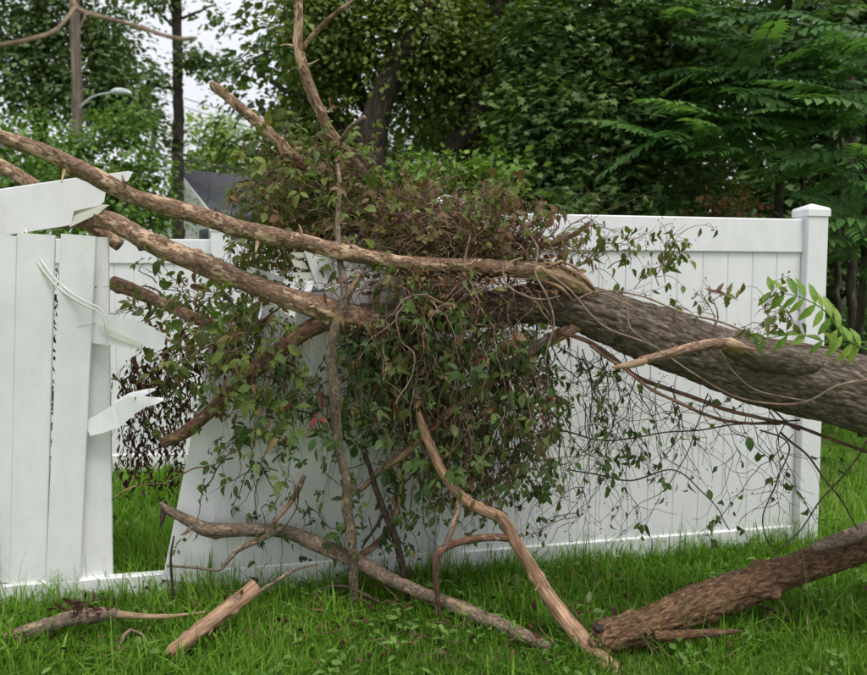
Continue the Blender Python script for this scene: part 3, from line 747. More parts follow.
def trifoliate(k):
    r = np.random.default_rng(k + 40)
    return combine([leaflet(L * r.uniform(.85, 1.15), r.uniform(.5, .66), r.uniform(.02, .25), r.uniform(.1, .7), ang=math.radians(a + r.uniform(-15, 15)), base=.1, dz=r.uniform(-.08, .08)) for a, L in ((-78, .72), (0, 1.0), (76, .75))])
CRE = [creeper(k) for k in range(2)] + [trifoliate(k) for k in range(5)] + [combine([leaflet(1.05, w, f, d)]) for w, f, d in ((.55, .1, .3), (.66, .22, .5), (.5, .3, .8), (.6, .05, .15))]
SINGLE = [combine([leaflet(1, w, f, d)]) for w, f, d in ((.5, .1, .2), (.62, .2, .45), (.42, .35, .7))]
NARROW = [combine([leaflet(1.15, w, f, d)]) for w, f, d in ((.36, .1, .25), (.32, .15, .4))]
CURL = [combine([leaflet(1, w, f, d)]) for w, f, d in ((.35, .7, .9), (.3, .9, .5), (.45, .5, 1.2))]
KITE = (np.array([(0, 0, 0), (.42, .36, .06), (1, 0, -.1), (.42, -.36, .06)]), [np.array([[0, 2, 1], [0, 3, 2]])])
_o = []
for a, r_ in ((-150, .35), (-115, .62), (-80, .42), (-52, .85), (-25, .5), (0, 1.0), (25, .5), (52, .85), (80, .42), (115, .62), (150, .35)):
    _o.append((r_ * math.cos(math.radians(a)) + .3, r_ * math.sin(math.radians(a)), -.10 * r_ ** 2))
MAPLE = (np.array([(.25, 0, .05)] + _o), [np.array([[0, i + 1, i + 2] for i in range(10)])])

def twig_walk(p, d, L, n, grav=.0, jit=.35, attract=None, r=rng):
    pts = [np.array(p, float)]; d = norm(d); st = L / n
    for i in range(n):
        d = norm(d + r.normal(0, jit, 3) + np.array([0, 0, -grav]) + (attract(pts[-1]) if attract else 0))
        pts.append(pts[-1] + d * st)
    return np.array(pts)
def add_twig(mb, pts, r0, r1=.0008, sides=4):
    V, F, A = tube(pts, np.linspace(r0, r1, len(pts)), sides, raw=True, caps=False)
    mb.add(V, F, A)

class Leaves:
    """leaf records of one plant; the ones nearest to the camera become leaf objects, the rest one foliage part"""
    def __init__(s): s.rec = []
    def add(s, tpl, pos, t, nrm, sc, v): s.rec.append((tpl, pos, t, nrm, sc, v))
    def build(s, parent, mat, n_obj=120, name='leaf', front=True, rest_name='foliage'):
        order = sorted(range(len(s.rec)), key=lambda i: -s.rec[i][4] / np.linalg.norm(s.rec[i][1] - np.array([0, -.6, CAMZ])))
        if n_obj:
            # spread the single leaves over the plant, biggest in view first
            cand = order[:min(len(order), n_obj * 2)]
            cand = sorted(cand, key=lambda i: s.rec[i][1][1])[:n_obj]
        else: cand = []
        cs = set(cand)
        org = np.array(parent.location)
        cache = {}
        for i in cand:
            tpl, pos, t, nrm, sc, v = s.rec[i]
            key = (id(tpl), round(v * 8))
            if key not in cache:
                cache[key] = mesh_data(name, tpl[0], tpl[1], mat, {'v': np.full(len(tpl[0]), round(v * 8) / 8)})
            R = frames(np.array([t]), np.array([nrm]))[0] * sc
            m4 = Matrix([[*R[0], pos[0] - org[0]], [*R[1], pos[1] - org[1]], [*R[2], pos[2] - org[2]], [0, 0, 0, 1]])
            o = bpy.data.objects.new(name, cache[key]); COL.objects.link(o); o.parent = parent; o.matrix_local = m4
        groups = {}
        for i, rcd in enumerate(s.rec):
            if i not in cs: groups.setdefault(id(rcd[0]), []).append(rcd)
        if not groups: return
        mb = MB()
        for g_ in groups.values():
            tpl = g_[0][0]
            pos = np.array([r[1] for r in g_]); R = frames(np.array([r[2] for r in g_]), np.array([r[3] for r in g_]))
            V, F = scatter(tpl[0], tpl[1], pos, R, np.array([r[4] for r in g_]))
            mb.add(V, F, {'v': np.repeat(np.array([r[5] for r in g_]), len(tpl[0]))})
        o = mb.build(rest_name, mat, parent); o['kind'] = 'stuff'

def blob_point(cx, cy, Y, rx, ry, rd):
    while True:
        q = rng.uniform(-1, 1, 3)
        if q @ q <= 1: return P(cx + q[0] * rx, cy + q[1] * ry, Y + q[2] * rd)
FENCE_GAP = .05
def infront(p, lean=True):
    """keep vine pieces clear of the fence where it still stands"""
    if p[0] > x_m[0] - .1:
        lim = 3.983 + SL * p[0] - FENCE_GAP
        if p[1] > lim and p[2] < TOPZ + .02: p[1] = lim - abs(rng.normal(0, .05))
    return p

def vine(label, blobs, mat, stem_mats, n_obj, hang=.5, vshift=0.0, tpls=None, lsize=(.03, .06), cat='vine', name='climbing_vine', leaf_per=8, tw_L=(.25, .6), jit=.38, dens=1.0, stem_n=1.0, rad=(.0014, .0034), wilted=.25, flat=1.0):
    c = P(blobs[0][0], blobs[0][1], blobs[0][2])
    e = empty(name, (c[0], c[1], c[2]), label, cat)
    lv = Leaves(); mbs = [MB() for _ in stem_mats]
    for bi, (cx, cy, Y, rx, ry, rd, nt, hg) in enumerate(blobs):
        for k in range(int(nt * dens)):
            p = blob_point(cx, cy, Y, rx, ry, rd)
            cen = P(cx, cy, Y)
            d = norm(p - cen) * .6 + rng.normal(0, .6, 3)
            d[2] *= flat
            L = rng.uniform(*tw_L)
            pts = twig_walk(p, d, L, 9, grav=hg, jit=jit, attract=lambda q: (cen - q) * .35 * (1 - hg))
            pts = np.array([infront(q) for q in pts])
            pts[:, 2] = np.maximum(pts[:, 2], .05)
            add_twig(mbs[rng.integers(len(mbs))], pts, rng.uniform(*rad) * (1 if rng.random() < .85 else 1.9), .0008, 5)
            tone = rng.uniform(0, .5)
            for j in range(rng.poisson(leaf_per)):
                i = rng.integers(2, 10); q = pts[i] + rng.normal(0, .03, 3)
                q = infront(q); q[2] = max(q[2], .04)
                out_ = norm(np.array([q[0] - cen[0], -.35, .25]) + rng.normal(0, .5, 3))
                t = norm(np.array([0, 0, -hang]) + out_ * .6 + rng.normal(0, .35, 3))
                nn = norm(np.array([0, -.45, .75]) + rng.normal(0, .45, 3))
                wilt = rng.random() < wilted
                T = CURL if wilt else (tpls or CRE)
                lv.add(T[rng.integers(len(T))], q, t, nn, lsize[0] * .7 + (lsize[1] * 1.1 - lsize[0] * .7) * rng.random() ** 1.5, float(np.clip(tone + rng.uniform(0, .5) + vshift + (rng.random() < .05) * .3 + (.35 if wilt else 0), 0, 1 if rng.random() < .012 else .94)))
    for mb, sm in zip(mbs, stem_mats):
        o = mb.build('stems', sm, e); o['kind'] = 'stuff'
    lv.build(e, mat, n_obj)
    return e

# mound over the limbs (olive, many red-brown stems)
vine('leafy olive vine mound heaped left of the upright limb above the fence', [
    (300, 205, 3.78, 52, 42, .16, 105, .12), (335, 165, 3.75, 30, 26, .12, 42, .05), (292, 170, 3.75, 34, 30, .12, 45, .1), (275, 225, 3.8, 36, 26, .12, 36, .3), (350, 220, 3.74, 40, 30, .12, 40, .1)],
    M['leaf_mound'], [M['twig'], M['reddish']], 150, hang=.6, vshift=-.06, lsize=(.026, .06), leaf_per=4.0, tw_L=(.14, .42), dens=1.2, wilted=.15, flat=.6)
vine('brown twiggy vine tangle heaped over the limbs in front of the middle fence post', [
    (390, 232, 3.70, 58, 28, .16, 165, .05), (455, 238, 3.62, 62, 28, .14, 170, .05), (525, 245, 3.55, 50, 20, .12, 70, .0), (415, 208, 3.82, 46, 10, .12, 55, .0), (400, 275, 3.42, 70, 14, .05, 40, .2), (500, 285, 3.4, 50, 12, .05, 30, .2), (330, 240, 4.15, 70, 28, .3, 70, .1), (420, 245, 4.0, 60, 24, .2, 50, .1)],  # rear clumps deepen the mound, added to keep skylight off the leaning boards
    M['leaf_mound'], [M['twig'], M['twigpale'], M['reddish'], M['twig']], 110, hang=.4, vshift=.12, lsize=(.025, .055), leaf_per=1.9, tw_L=(.14, .4), jit=.42, dens=1.8, flat=.35)
# green curtain below the trunk
vine('dense dark green vine curtain hanging below the trunk in front of the fence', [
    (440, 325, 3.48, 95, 36, .14, 150, .3), (475, 375, 3.52, 78, 45, .15, 150, .45), (420, 385, 3.56, 50, 45, .14, 60, .45),
    (485, 415, 3.58, 44, 36, .14, 66, .5), (480, 462, 3.6, 40, 30, .14, 22, .5), (535, 410, 3.6, 26, 45, .12, 20, .6), (440, 450, 3.6, 50, 36, .12, 20, .5), (380, 340, 3.6, 40, 30, .1, 40, .3)],
    M['leaf_vine'], [M['twig'], M['twigdark'], M['twigpale'], M['reddish']], 220, hang=.8, vshift=.0, lsize=(.022, .056), leaf_per=3.0, tw_L=(.12, .5), dens=1.5)
# left green clusters around the gap
vine('leafy green creeper sprawling between the broken board stump and the leaning boards', [
    (165, 296, 3.80, 34, 20, .06, 34, .15), (222, 325, 3.58, 40, 28, .10, 52, .25), (262, 345, 3.45, 44, 32, .08, 44, .35), (200, 365, 3.66, 34, 20, .08, 14, .4), (140, 365, 3.80, 10, 16, .03, 8, .4), (250, 265, 3.9, 18, 16, .1, 14, .2)],
    M['leaf_mound'], [M['twig'], M['twigdark'], M['reddish']], 150, hang=.7, vshift=-.16, lsize=(.03, .068), leaf_per=3.8, tw_L=(.14, .42))
vine('sparse shaded creeper with dark leaves climbing over the leaning fence boards', [
    (290, 395, 3.50, 40, 32, .06, 32, .4), (250, 440, 3.58, 20, 40, .05, 10, .5), (375, 395, 3.55, 36, 45, .08, 26, .5), (300, 480, 3.6, 50, 40, .05, 16, .3), (390, 490, 3.6, 40, 45, .08, 18, .4)],
    M['leaf_vine'], [M['twigdark']], 60, hang=.8, vshift=-.12, lsize=(.03, .06), leaf_per=4, tw_L=(.15, .5))
# withered brown leaves
vine('withered dark brown vine with shrivelled leaves dangling in the fence gap', [
    (160, 375, 3.84, 42, 30, .1, 52, .5), (135, 425, 3.84, 18, 34, .05, 26, .8), (172, 440, 3.82, 8, 40, .03, 16, .9), (210, 350, 3.84, 40, 26, .1, 22, .4), (62, 330, 3.95, 40, 70, .1, 60, .5), (60, 470, 3.95, 40, 60, .1, 40, .5)],
    M['leaf_dead'], [M['twigdark']], 110, hang=1.4, tpls=CURL, lsize=(.022, .045), leaf_per=8, name='withered_vine', tw_L=(.12, .3))

# bare hanging twigs right of the curtain
def hanging_twigs(label, seeds, mat, lmat, leafn, name='hanging_twigs'):
    c = P(*seeds[0][:3])
    e = empty(name, c, label, 'twigs')
    mb = MB(); lv = Leaves(); bb = MB()
    oct_v = np.array([(1, 0, 0), (-1, 0, 0), (0, 1, 0), (0, -1, 0), (0, 0, 1), (0, 0, -1)]) * .004
    oct_f = [[0, 2, 4], [2, 1, 4], [1, 3, 4], [3, 0, 4], [2, 0, 5], [1, 2, 5], [3, 1, 5], [0, 3, 5]]
    def grow(p, d, L, r0, lvl):
        pts = twig_walk(p, d, L, max(5, int(L / .035)), grav=.09, jit=.27)
        pts = np.array([infront(q) for q in pts]); pts[:, 2] = np.maximum(pts[:, 2], .06)
        add_twig(mb, pts, r0, .0008)
        if lvl < 2:
            for k in range(rng.poisson(3.2 if lvl == 0 else 1.8)):
                i = rng.integers(1, len(pts) - 1)
                grow(pts[i], norm(pts[min(i + 1, len(pts) - 1)] - pts[i]) + rng.normal(0, .8, 3) * np.array([1, .5, 1]), L * rng.uniform(.25, .6), r0 * .65, lvl + 1)
        if rng.random() < .4:
            for k in range(rng.integers(2, 5)):
                bb.add(oct_v * rng.uniform(.6, 1.1) + pts[-1] + rng.normal(0, .012, 3), [oct_f], {})
        for k in range(rng.poisson(leafn)):
            i = rng.integers(len(pts) // 2, len(pts))
            lv.add(SINGLE[rng.integers(3)] if rng.random() < .6 else CURL[rng.integers(3)], pts[i] + rng.normal(0, .008, 3), np.array([0, -.1, -1]) + rng.normal(0, .5, 3), np.array([0, -1, .3]) + rng.normal(0, .5, 3), rng.uniform(.025, .05), float(rng.uniform(0, .75)))
    for x, y, Y, dx, dy, L, n_ in seeds:
        for k in range(n_):
            p = P(x + rng.normal(0, 14), y + rng.normal(0, 6), Y + rng.normal(0, .06))
            grow(p, np.array([dx, rng.normal(0, .15), -dy]) + rng.normal(0, .25, 3), L * rng.uniform(.5, 1.1), rng.uniform(.0015, .0034), 0)
    o = mb.build('stems', mat, e); o['kind'] = 'stuff'
    if bb.n: o = bb.build('berries', M['berry'], e, False); o['kind'] = 'stuff'
    lv.build(e, lmat, 60)
    return e
hanging_twigs('tangle of thin bare twigs hanging below the trunk against the white fence', [
    (560, 340, 3.52, .15, 1, .9, 7), (590, 350, 3.5, .35, 1, .9, 6), (610, 360, 3.45, .6, 1, .9, 4), (640, 385, 3.42, .5, 1, .85, 4), (575, 400, 3.6, .2, 1, .7, 5), (530, 470, 3.62, .2, 1, .4, 5)],
    M['twigdark'], M['leaf_vine'], .8)
hanging_twigs('loose dark twig strings drooping from the trunk near the right fence post', [
    (700, 405, 3.35, -.2, 1, .75, 3), (745, 415, 3.3, .2, 1, .6, 2), (790, 430, 3.25, -.5, 1, .6, 2), (660, 395, 3.38, .1, 1, .75, 4)],
    M['twigdark'], M['leaf_vine'], .7)
hanging_twigs('thin bare twigs sticking up above the torn shoulder of the trunk', [
    (545, 235, 3.5, .3, -1.2, .35, 6), (590, 265, 3.42, .5, -1.0, .3, 6), (640, 285, 3.36, .6, -.7, .3, 4), (490, 225, 3.55, .3, -1, .3, 6), (720, 325, 3.2, -.3, -.8, .28, 3), (780, 330, 3.15, -.9, -.7, .3, 4), (420, 200, 3.7, .2, -1, .25, 5)],
    M['twig'], M['leaf_mound'], 1.0)

# woody vine stems lying on the trunk and through the mound
def woody(label, paths, mat):
    c = P(*[paths[0][0][i] for i in (0, 1, 3)])
    e = empty('woody_vine', c, label, 'vine')
    for i, px in enumerate(paths):
        px = [(x, y, r_ * .68, Y) for x, y, r_, Y in px]
        V, F, A = ptube(px, 7, .012, wob=.016, seed=90 + i + len(label), lump=.1)
        world_mesh('stem', V, F, mat, e, A)
woody('pale woody vine stems creeping along the top of the thick trunk', [
    [(575, 300, 2, 3.31), (600, 292, 2, 3.31), (640, 298, 1.8, 3.27), (690, 315, 1.8, 3.2), (735, 328, 2, 3.13), (790, 345, 2.2, 3.06), (835, 352, 2.2, 3.0), (867, 372, 2.2, 2.96)],
    [(540, 268, 2, 3.33), (570, 290, 2, 3.3), (610, 330, 1.8, 3.28), (650, 345, 1.6, 3.24), (690, 372, 1.6, 3.18), (740, 398, 1.8, 3.12), (800, 404, 2, 3.04), (840, 385, 2, 2.96), (880, 380, 2, 2.94)],
    [(585, 290, 1.6, 3.29), (625, 305, 1.5, 3.27), (632, 330, 1.4, 3.24), (660, 350, 1.2, 3.2)],
    [(720, 350, 1.5, 3.0), (733, 372, 1.4, 3.05), (760, 392, 1.5, 3.06), (815, 402, 1.6, 3.02)]], M['twigpale'])
woody('pale ropy vine stems looping down in front of the vine curtain', [
    [(528, 232, 2.0, 3.40), (541, 252, 2, 3.36), (537, 275, 2, 3.32), (548, 300, 2, 3.30), (552, 325, 2, 3.3), (546, 360, 1.6, 3.32), (549, 390, 1.2, 3.34)],
    [(412, 300, 1.6, 3.34), (396, 318, 1.6, 3.32), (400, 342, 1.5, 3.31), (415, 356, 1.5, 3.31), (412, 375, 1.4, 3.31), (396, 400, 1.3, 3.32), (394, 420, 1.1, 3.32)],
    [(502, 262, 1.8, 3.36), (508, 285, 2, 3.32), (530, 297, 1.8, 3.31), (560, 296, 1.6, 3.32)],
    [(470, 235, 1.6, 3.4), (467, 270, 1.8, 3.36), (480, 305, 1.6, 3.34), (470, 340, 1.4, 3.33)]], M['twigpale'])
woody('reddish thin vine stem arching across the fence gap', [
    [(112, 500, 1.4, 3.60), (135, 488, 1.5, 3.58), (165, 480, 1.4, 3.56), (190, 470, 1.5, 3.55), (215, 466, 1.2, 3.55), (232, 452, 1.1, 3.56)],
    [(150, 330, 2.4, 3.60), (190, 350, 2.6, 3.58), (215, 345, 2.4, 3.57), (250, 362, 2.2, 3.57)],
    [(160, 355, 2.0, 3.62), (200, 330, 2.2, 3.6), (240, 335, 2.2, 3.58), (290, 300, 2.0, 3.56)],
    [(210, 262, 1.6, 3.60), (255, 290, 1.6, 3.56), (300, 292, 1.6, 3.55), (340, 290, 1.4, 3.54)]], M['reddish'])
woody('long dark vine stem strung diagonally below the trunk beside the right post', [
    [(800, 430, 2, 3.2), (770, 405, 2, 3.2)], [(867, 440, 2.4, 3.0), (830, 490, 1.6, 3.05), (790, 540, 1.3, 3.1), (770, 560, 1.2, 3.12)],
    [(780, 432, 2.2, 3.2), (808, 455, 2, 3.15), (825, 480, 1.8, 3.1), (845, 505, 1.6, 3.1), (858, 530, 1.4, 3.1)],
    [(760, 430, 1.6, 3.2), (785, 445, 1.5, 3.2), (775, 480, 1.4, 3.22), (765, 520, 1.2, 3.25), (775, 555, 1, 3.28)],
    [(570, 470, 1.6, 3.5), (620, 480, 1.5, 3.48), (670, 470, 1.4, 3.46), (700, 490, 1.3, 3.45), (730, 530, 1.1, 3.45)],
    [(560, 430, 1.6, 3.45), (610, 440, 1.5, 3.42), (680, 430, 1.5, 3.38), (760, 425, 1.4, 3.32), (800, 420, 1.6, 3.28)]], M['twigdark'])

# ------------------------------------------------------------------ fresh compound-leaf shoot on the trunk
def frond_parts(L=.7, pairs=10, seed=0, lw=.40):
    r = np.random.default_rng(seed)
    parts = []
    n_ = pairs
    for i in range(n_):
        t = (i + 1.2) / (n_ + .8); x = t * L
        z = -.22 * L * t * t
        ll = L * .25 * (1 - .55 * abs(t - .45)) * r.uniform(.85, 1.1)
        for s in (-1, 1):
            parts.append(leaflet(ll, lw, .06, .35, ox=x, oy=0, ang=s * math.radians(68 - 20 * t + r.uniform(-8, 8)), base=.01, dz=z + r.uniform(-.01, .01)))
    parts.append(leaflet(L * .14, lw, .06, .3, ox=L, dz=-.22 * L))
    V, F = combine(parts)
    m = 6
    xs = np.linspace(0, L, m); zs = -.22 * L * (xs / L) ** 2
    w = np.linspace(.006, .002, m)
    RV = np.concatenate([np.c_[xs, w, zs], np.c_[xs, -w, zs], np.c_[xs, 0 * w, zs - w * 1.5]])
    RF = [[k * m + i, k * m + i + 1, ((k + 1) % 3) * m + i + 1, ((k + 1) % 3) * m + i] for k in range(3) for i in range(m - 1)]
    n0 = len(V)
    return np.vstack([V, RV]), [np.vstack([F[0], np.array(RF) + n0]), F[1]]
shoot = empty('leafy_shoot', P(850, 350, 3.0), 'bright green feathery shoot arching over the trunk at the right edge', 'shoot')
def stem_with_leaflets(pts, r0, npairs, L, side_dirs, parent, mat):
    c, rr = smooth_path(pts, np.linspace(r0, r0 * .4, len(pts)), 30)
    V, F, A = tube(c, rr, 6, raw=True)
    world_mesh('stem', V, F, M['leaf_fresh'], parent, {'v': np.full(len(V), .3)})
    lv = Leaves()
    for i in range(npairs):
        k = int(np.interp(i, [0, npairs - 1], [3, 29])); T = norm(c[min(k + 1, 29)] - c[k - 1])
        for d in side_dirs:
            lv.add(NARROW[rng.integers(2)], c[k], norm(np.array(d) + T * .45 + rng.normal(0, .12, 3)), np.array([0, -.8, .5]) + rng.normal(0, .25, 3), L * (1 - .4 * abs(i / npairs - .4)) * rng.uniform(.85, 1.1), float(rng.uniform(.1, 1)))
    lv.build(parent, mat, len(lv.rec) , 'leaflet')
stem_with_leaflets([P(872, 352, 2.95), P(845, 338, 2.95), P(826, 312, 2.94), P(800, 297, 2.93), P(772, 292, 2.92)], .004, 11, .08, [(-.35, -.1, -1), (.2, .3, .75)], shoot, M['leaf_fresh'])
stem_with_leaflets([P(868, 342, 2.98), P(835, 344, 2.97), P(800, 335, 2.96), P(765, 338, 2.96)], .0035, 6, .07, [(-.3, -.2, .35), (-.2, -.3, -.6)], shoot, M['leaf_fresh'])
stem_with_leaflets([P(738, 300, 3.1), P(726, 296, 3.1), P(716, 294, 3.1)], .0015, 3, .05, [(-.3, -.1, .4), (.7, -.1, .5)], shoot, M['leaf_mound'])

# ------------------------------------------------------------------ standing trees behind
def crown(blobs, size, tpl, mat, name, parent, clump=.32, per=36, droop=.5, spread=1.0, tone=(0, .55), cmul=1.0):
    mb = MB()
    for cx, cy, Y, rx, ry, cnt in blobs:
        c = P(cx, cy, Y); s = Y / FPX
        R3 = np.array([rx * s, (rx + ry) * .5 * s * .8, ry * s])
        cnt = cnt * cmul; ncl = max(4, int(cnt / per))
        d = norm(rng.normal(0, 1, (ncl, 3))); rr = rng.uniform(.15, 1, ncl) ** .45
        cc = c + d * rr[:, None] * R3
        csz = clump * rng.uniform(.55, 1.25, ncl)
        nl = rng.poisson(per, ncl)
        idx = np.repeat(np.arange(ncl), nl)
        N_ = len(idx)
        off = rng.normal(0, 1, (N_, 3)) * csz[idx][:, None] * np.array([.62, .62, .34]) * spread
        # leaf sprays: flatten each clump on its own tilted plane
        pos = cc[idx] + off
        pos[:, 2] -= (off[:, 0] ** 2 + off[:, 1] ** 2) * droop / np.maximum(csz[idx], .05)
        pos[:, 2] = np.maximum(pos[:, 2], .03)
        out_ = norm(off * np.array([1, 1, .3]) + d[idx] * .15 + rng.normal(0, .08, (N_, 3)))
        t = norm(out_ + np.array([0, 0, -.45]) + rng.normal(0, .35, (N_, 3)))
        nn = norm(np.array([0, 0, 1.0]) + out_ * .45 + d[idx] * .25 + rng.normal(0, .38, (N_, 3)))
        sc = size * rng.uniform(.6, 1.25, N_)
        V, F = scatter(tpl[0], tpl[1], pos, frames(t, nn), sc)
        v = np.clip(rng.uniform(*tone, ncl)[idx] + rng.uniform(0, .45, N_), 0, 1)
        mb.add(V, F, {'v': np.repeat(v, len(tpl[0]))})
    return mb.build(name, mat, parent)
def tree(name, label, trunk, limbs, blobs, size, tpl, mat, bark=None, group='trees behind the fence', cat='tree', **k):
    base = P(trunk[0][0], trunk[0][1], trunk[0][3]); base[2] = 0
    e = empty(name, base, label, cat, group)
    tp = [base - UP * .1] + [P(x, y, Y) for x, y, r, Y in trunk[1:]]
    rd = [r * Y / FPX for x, y, r, Y in trunk]
    V, F, A = tube(tp, rd, 16, step=.1, bump=.08, bfreq=9, lump=.1, wob=.03, seed=len(label))
    world_mesh('trunk', V, F, bark or M['bgbark'], e, A)
    for i, lb in enumerate(limbs):
        V, F, A = ptube(lb, 10, .1, bump=.08, bfreq=9, wob=.04, seed=i + len(label))
        world_mesh('limb', V, F, bark or M['bgbark'], e, A)
    crown(blobs, size, tpl, mat, 'crown', e, **k)
    return e

# olive tree in the middle
tree('broadleaf_tree', 'tall olive green tree with dark forked trunk behind the vine mound', [(372, 400, 16, 9.7), (373, 200, 16, 9.7), (374, 130, 14, 9.7), (392, 70, 11, 9.6), (425, 20, 9, 9.6), (450, -60, 7, 9.6)],
     [[(376, 125, 9, 10.5), (345, 60, 6, 10.3), (310, 0, 4, 10)], [(395, 70, 7, 10.4), (380, 0, 5, 10.2), (370, -60, 3, 10)], [(374, 150, 6, 10.5), (320, 110, 4, 10.2), (270, 80, 3, 10)]],
     [(312, 12, 10.0, 36, 42, 1800), (345, 15, 10.2, 60, 55, 3000), (420, 30, 9.8, 65, 55, 3200), (324, 85, 10.3, 38, 42, 1700), (440, 100, 10.4, 60, 50, 2400), (290, 145, 10.6, 26, 36, 1100), (330, 150, 10.8, 50, 40, 1600), (380, 175, 11.2, 60, 34, 1200),
      (480, 50, 10.3, 50, 60, 2200), (310, -80, 10.2, 50, 60, 1200), (400, -90, 10.2, 90, 60, 1800)],
     .088, KITE, M['leaf_mid'], clump=.30, per=44, cmul=1.35)
tree('broadleaf_tree', 'leaning dark trunked tree behind the middle fence post', [(448, 420, 13, 10.0), (452, 170, 13, 10.0), (470, 130, 11, 9.9), (492, 70, 9, 9.9), (505, -20, 6, 10)],
     [[(474, 125, 6, 11.1), (440, 90, 4, 11), (415, 95, 3, 10.9)], [(490, 80, 6, 11), (540, 40, 4, 10.8)]],
     [(490, 10, 10.6, 60, 45, 2200), (530, 60, 10.8, 50, 50, 1800), (470, 110, 11.6, 50, 40, 1100), (520, 130, 11.4, 40, 40, 1100), (500, -70, 10.6, 60, 50, 1000)],
     .088, KITE, M['leaf_mid'], clump=.3, per=44, tone=(0, .45), cmul=1.35)
# deep green tree on the right
tree('maple_tree', 'dense deep green maple crown filling the view above the right fence panel', [(610, 420, 14, 10), (612, 250, 14, 10), (615, 120, 12, 10), (600, 0, 8, 10), (600, -80, 5, 10)],
     [[(613, 150, 8, 10), (560, 100, 5, 9.6), (530, 60, 3, 9.4)], [(614, 120, 8, 10), (670, 60, 5, 9.6), (700, 20, 3, 9.4)]],
     [(545, 40, 9.2, 55, 50, 1900), (610, 30, 9.2, 60, 50, 2100), (675, 30, 9.3, 55, 50, 1900), (535, 110, 9.0, 45, 45, 1500), (595, 110, 8.9, 55, 45, 1900), (660, 105, 9.1, 50, 45, 1600), (555, 175, 8.8, 50, 40, 1700), (620, 185, 8.8, 55, 40, 1700), (520, 180, 9, 30, 40, 900), (690, 180, 9.3, 45, 45, 1100), (730, 60, 9.6, 45, 60, 1100), (600, -70, 9.3, 110, 60, 2200)],
     .07, MAPLE, M['leaf_right'], clump=.27, per=38, tone=(0, .7), cmul=1.35)
# dark backing trees
for k, (x, lab, bl) in enumerate((
    (300, 'shaded tree far behind the olive tree', [(300, 60, 15, 70, 90, 1500), (350, 160, 15, 80, 70, 1300), (280, 180, 15, 40, 60, 800), (330, -60, 15, 100, 60, 700)]),
    (520, 'shaded tree in the dark between the olive tree and the maple', [(470, 60, 15, 80, 90, 1500), (520, 170, 15, 90, 80, 1500), (560, 40, 15, 90, 100, 1500), (500, -70, 15, 100, 60, 700)]),
    (690, 'shaded tree deep behind the maple crown', [(650, 60, 14.5, 90, 100, 1500), (660, 190, 14.5, 90, 80, 1500), (740, 120, 14.5, 80, 90, 1500), (700, -70, 14.5, 120, 60, 700)]),
    (850, 'shaded tree deep behind the feathery leaves at the right edge', [(830, 60, 14, 90, 100, 1700), (840, 200, 14, 90, 90, 1700), (930, 140, 14, 80, 140, 1700), (860, 300, 14, 70, 45, 900), (860, -70, 14, 120, 60, 900), (800, 20, 12.5, 70, 60, 1500), (870, 60, 12.5, 60, 80, 1500), (820, 150, 12.5, 70, 70, 1500), (880, 220, 12.5, 60, 70, 1300), (950, 40, 13, 60, 100, 1000), (850, 260, 12, 50, 50, 1000), (790, 200, 12, 50, 50, 900), (760, 230, 11.5, 40, 30, 500)]))):
    tree('broadleaf_tree', lab, [(x, 400, 9, 15), (x + 4, 200, 9, 15), (x - 3, 60, 7, 15), (x + 8, -60, 4, 15)], [[(x, 120, 5, 15), (x + 40, 60, 3, 14.8)]], bl, .2, KITE, M['leaf_far'], clump=.5, per=30)
# sapling greens just behind the fence centre
def shrub(label, blobs, size, mat, stems, tpl=KITE, group='shrubs behind the fence', **k):
    b0 = P(blobs[0][0], blobs[0][1], blobs[0][2]); b0[2] = 0
    e = empty('shrub', b0, label, 'shrub', group)
    mb = MB()
    for i in range(stems):
        p = b0 + np.array([rng.normal(0, .12), rng.normal(0, .12), -.03])
        bl = blobs[rng.integers(len(blobs))]
        q = P(bl[0] + rng.normal(0, bl[3] * .4), bl[1] + rng.normal(0, bl[4] * .4), bl[2])
        V, F, A = tube([p, (p + q) / 2 + rng.normal(0, .08, 3), q], [.018, .012, .005], 6, step=.12)
        mb.add(V, F, A)
    mb.build('stems', M['bgbark'], e)
    crown(blobs, size, tpl, mat, 'foliage', e, **k)
shrub('bright leafy shrub peeking over the fence beside the middle post', [(440, 175, 8.2, 45, 22, 900), (490, 190, 8.2, 30, 18, 500), (420, 200, 8.2, 40, 25, 600), (510, 165, 8.4, 20, 22, 300)], .10, M['leaf_shrub'], 7, clump=.22, per=22, tone=(.1, .6))
shrub('deep green shrub filling under the maple behind the right panel', [(560, 230, 8.3, 60, 35, 900), (640, 230, 8.3, 60, 35, 900), (720, 240, 8.6, 50, 40, 700), (600, 290, 8.2, 90, 40, 700)], .09, M['leaf_right'], 8, tpl=MAPLE, clump=.26, per=26)

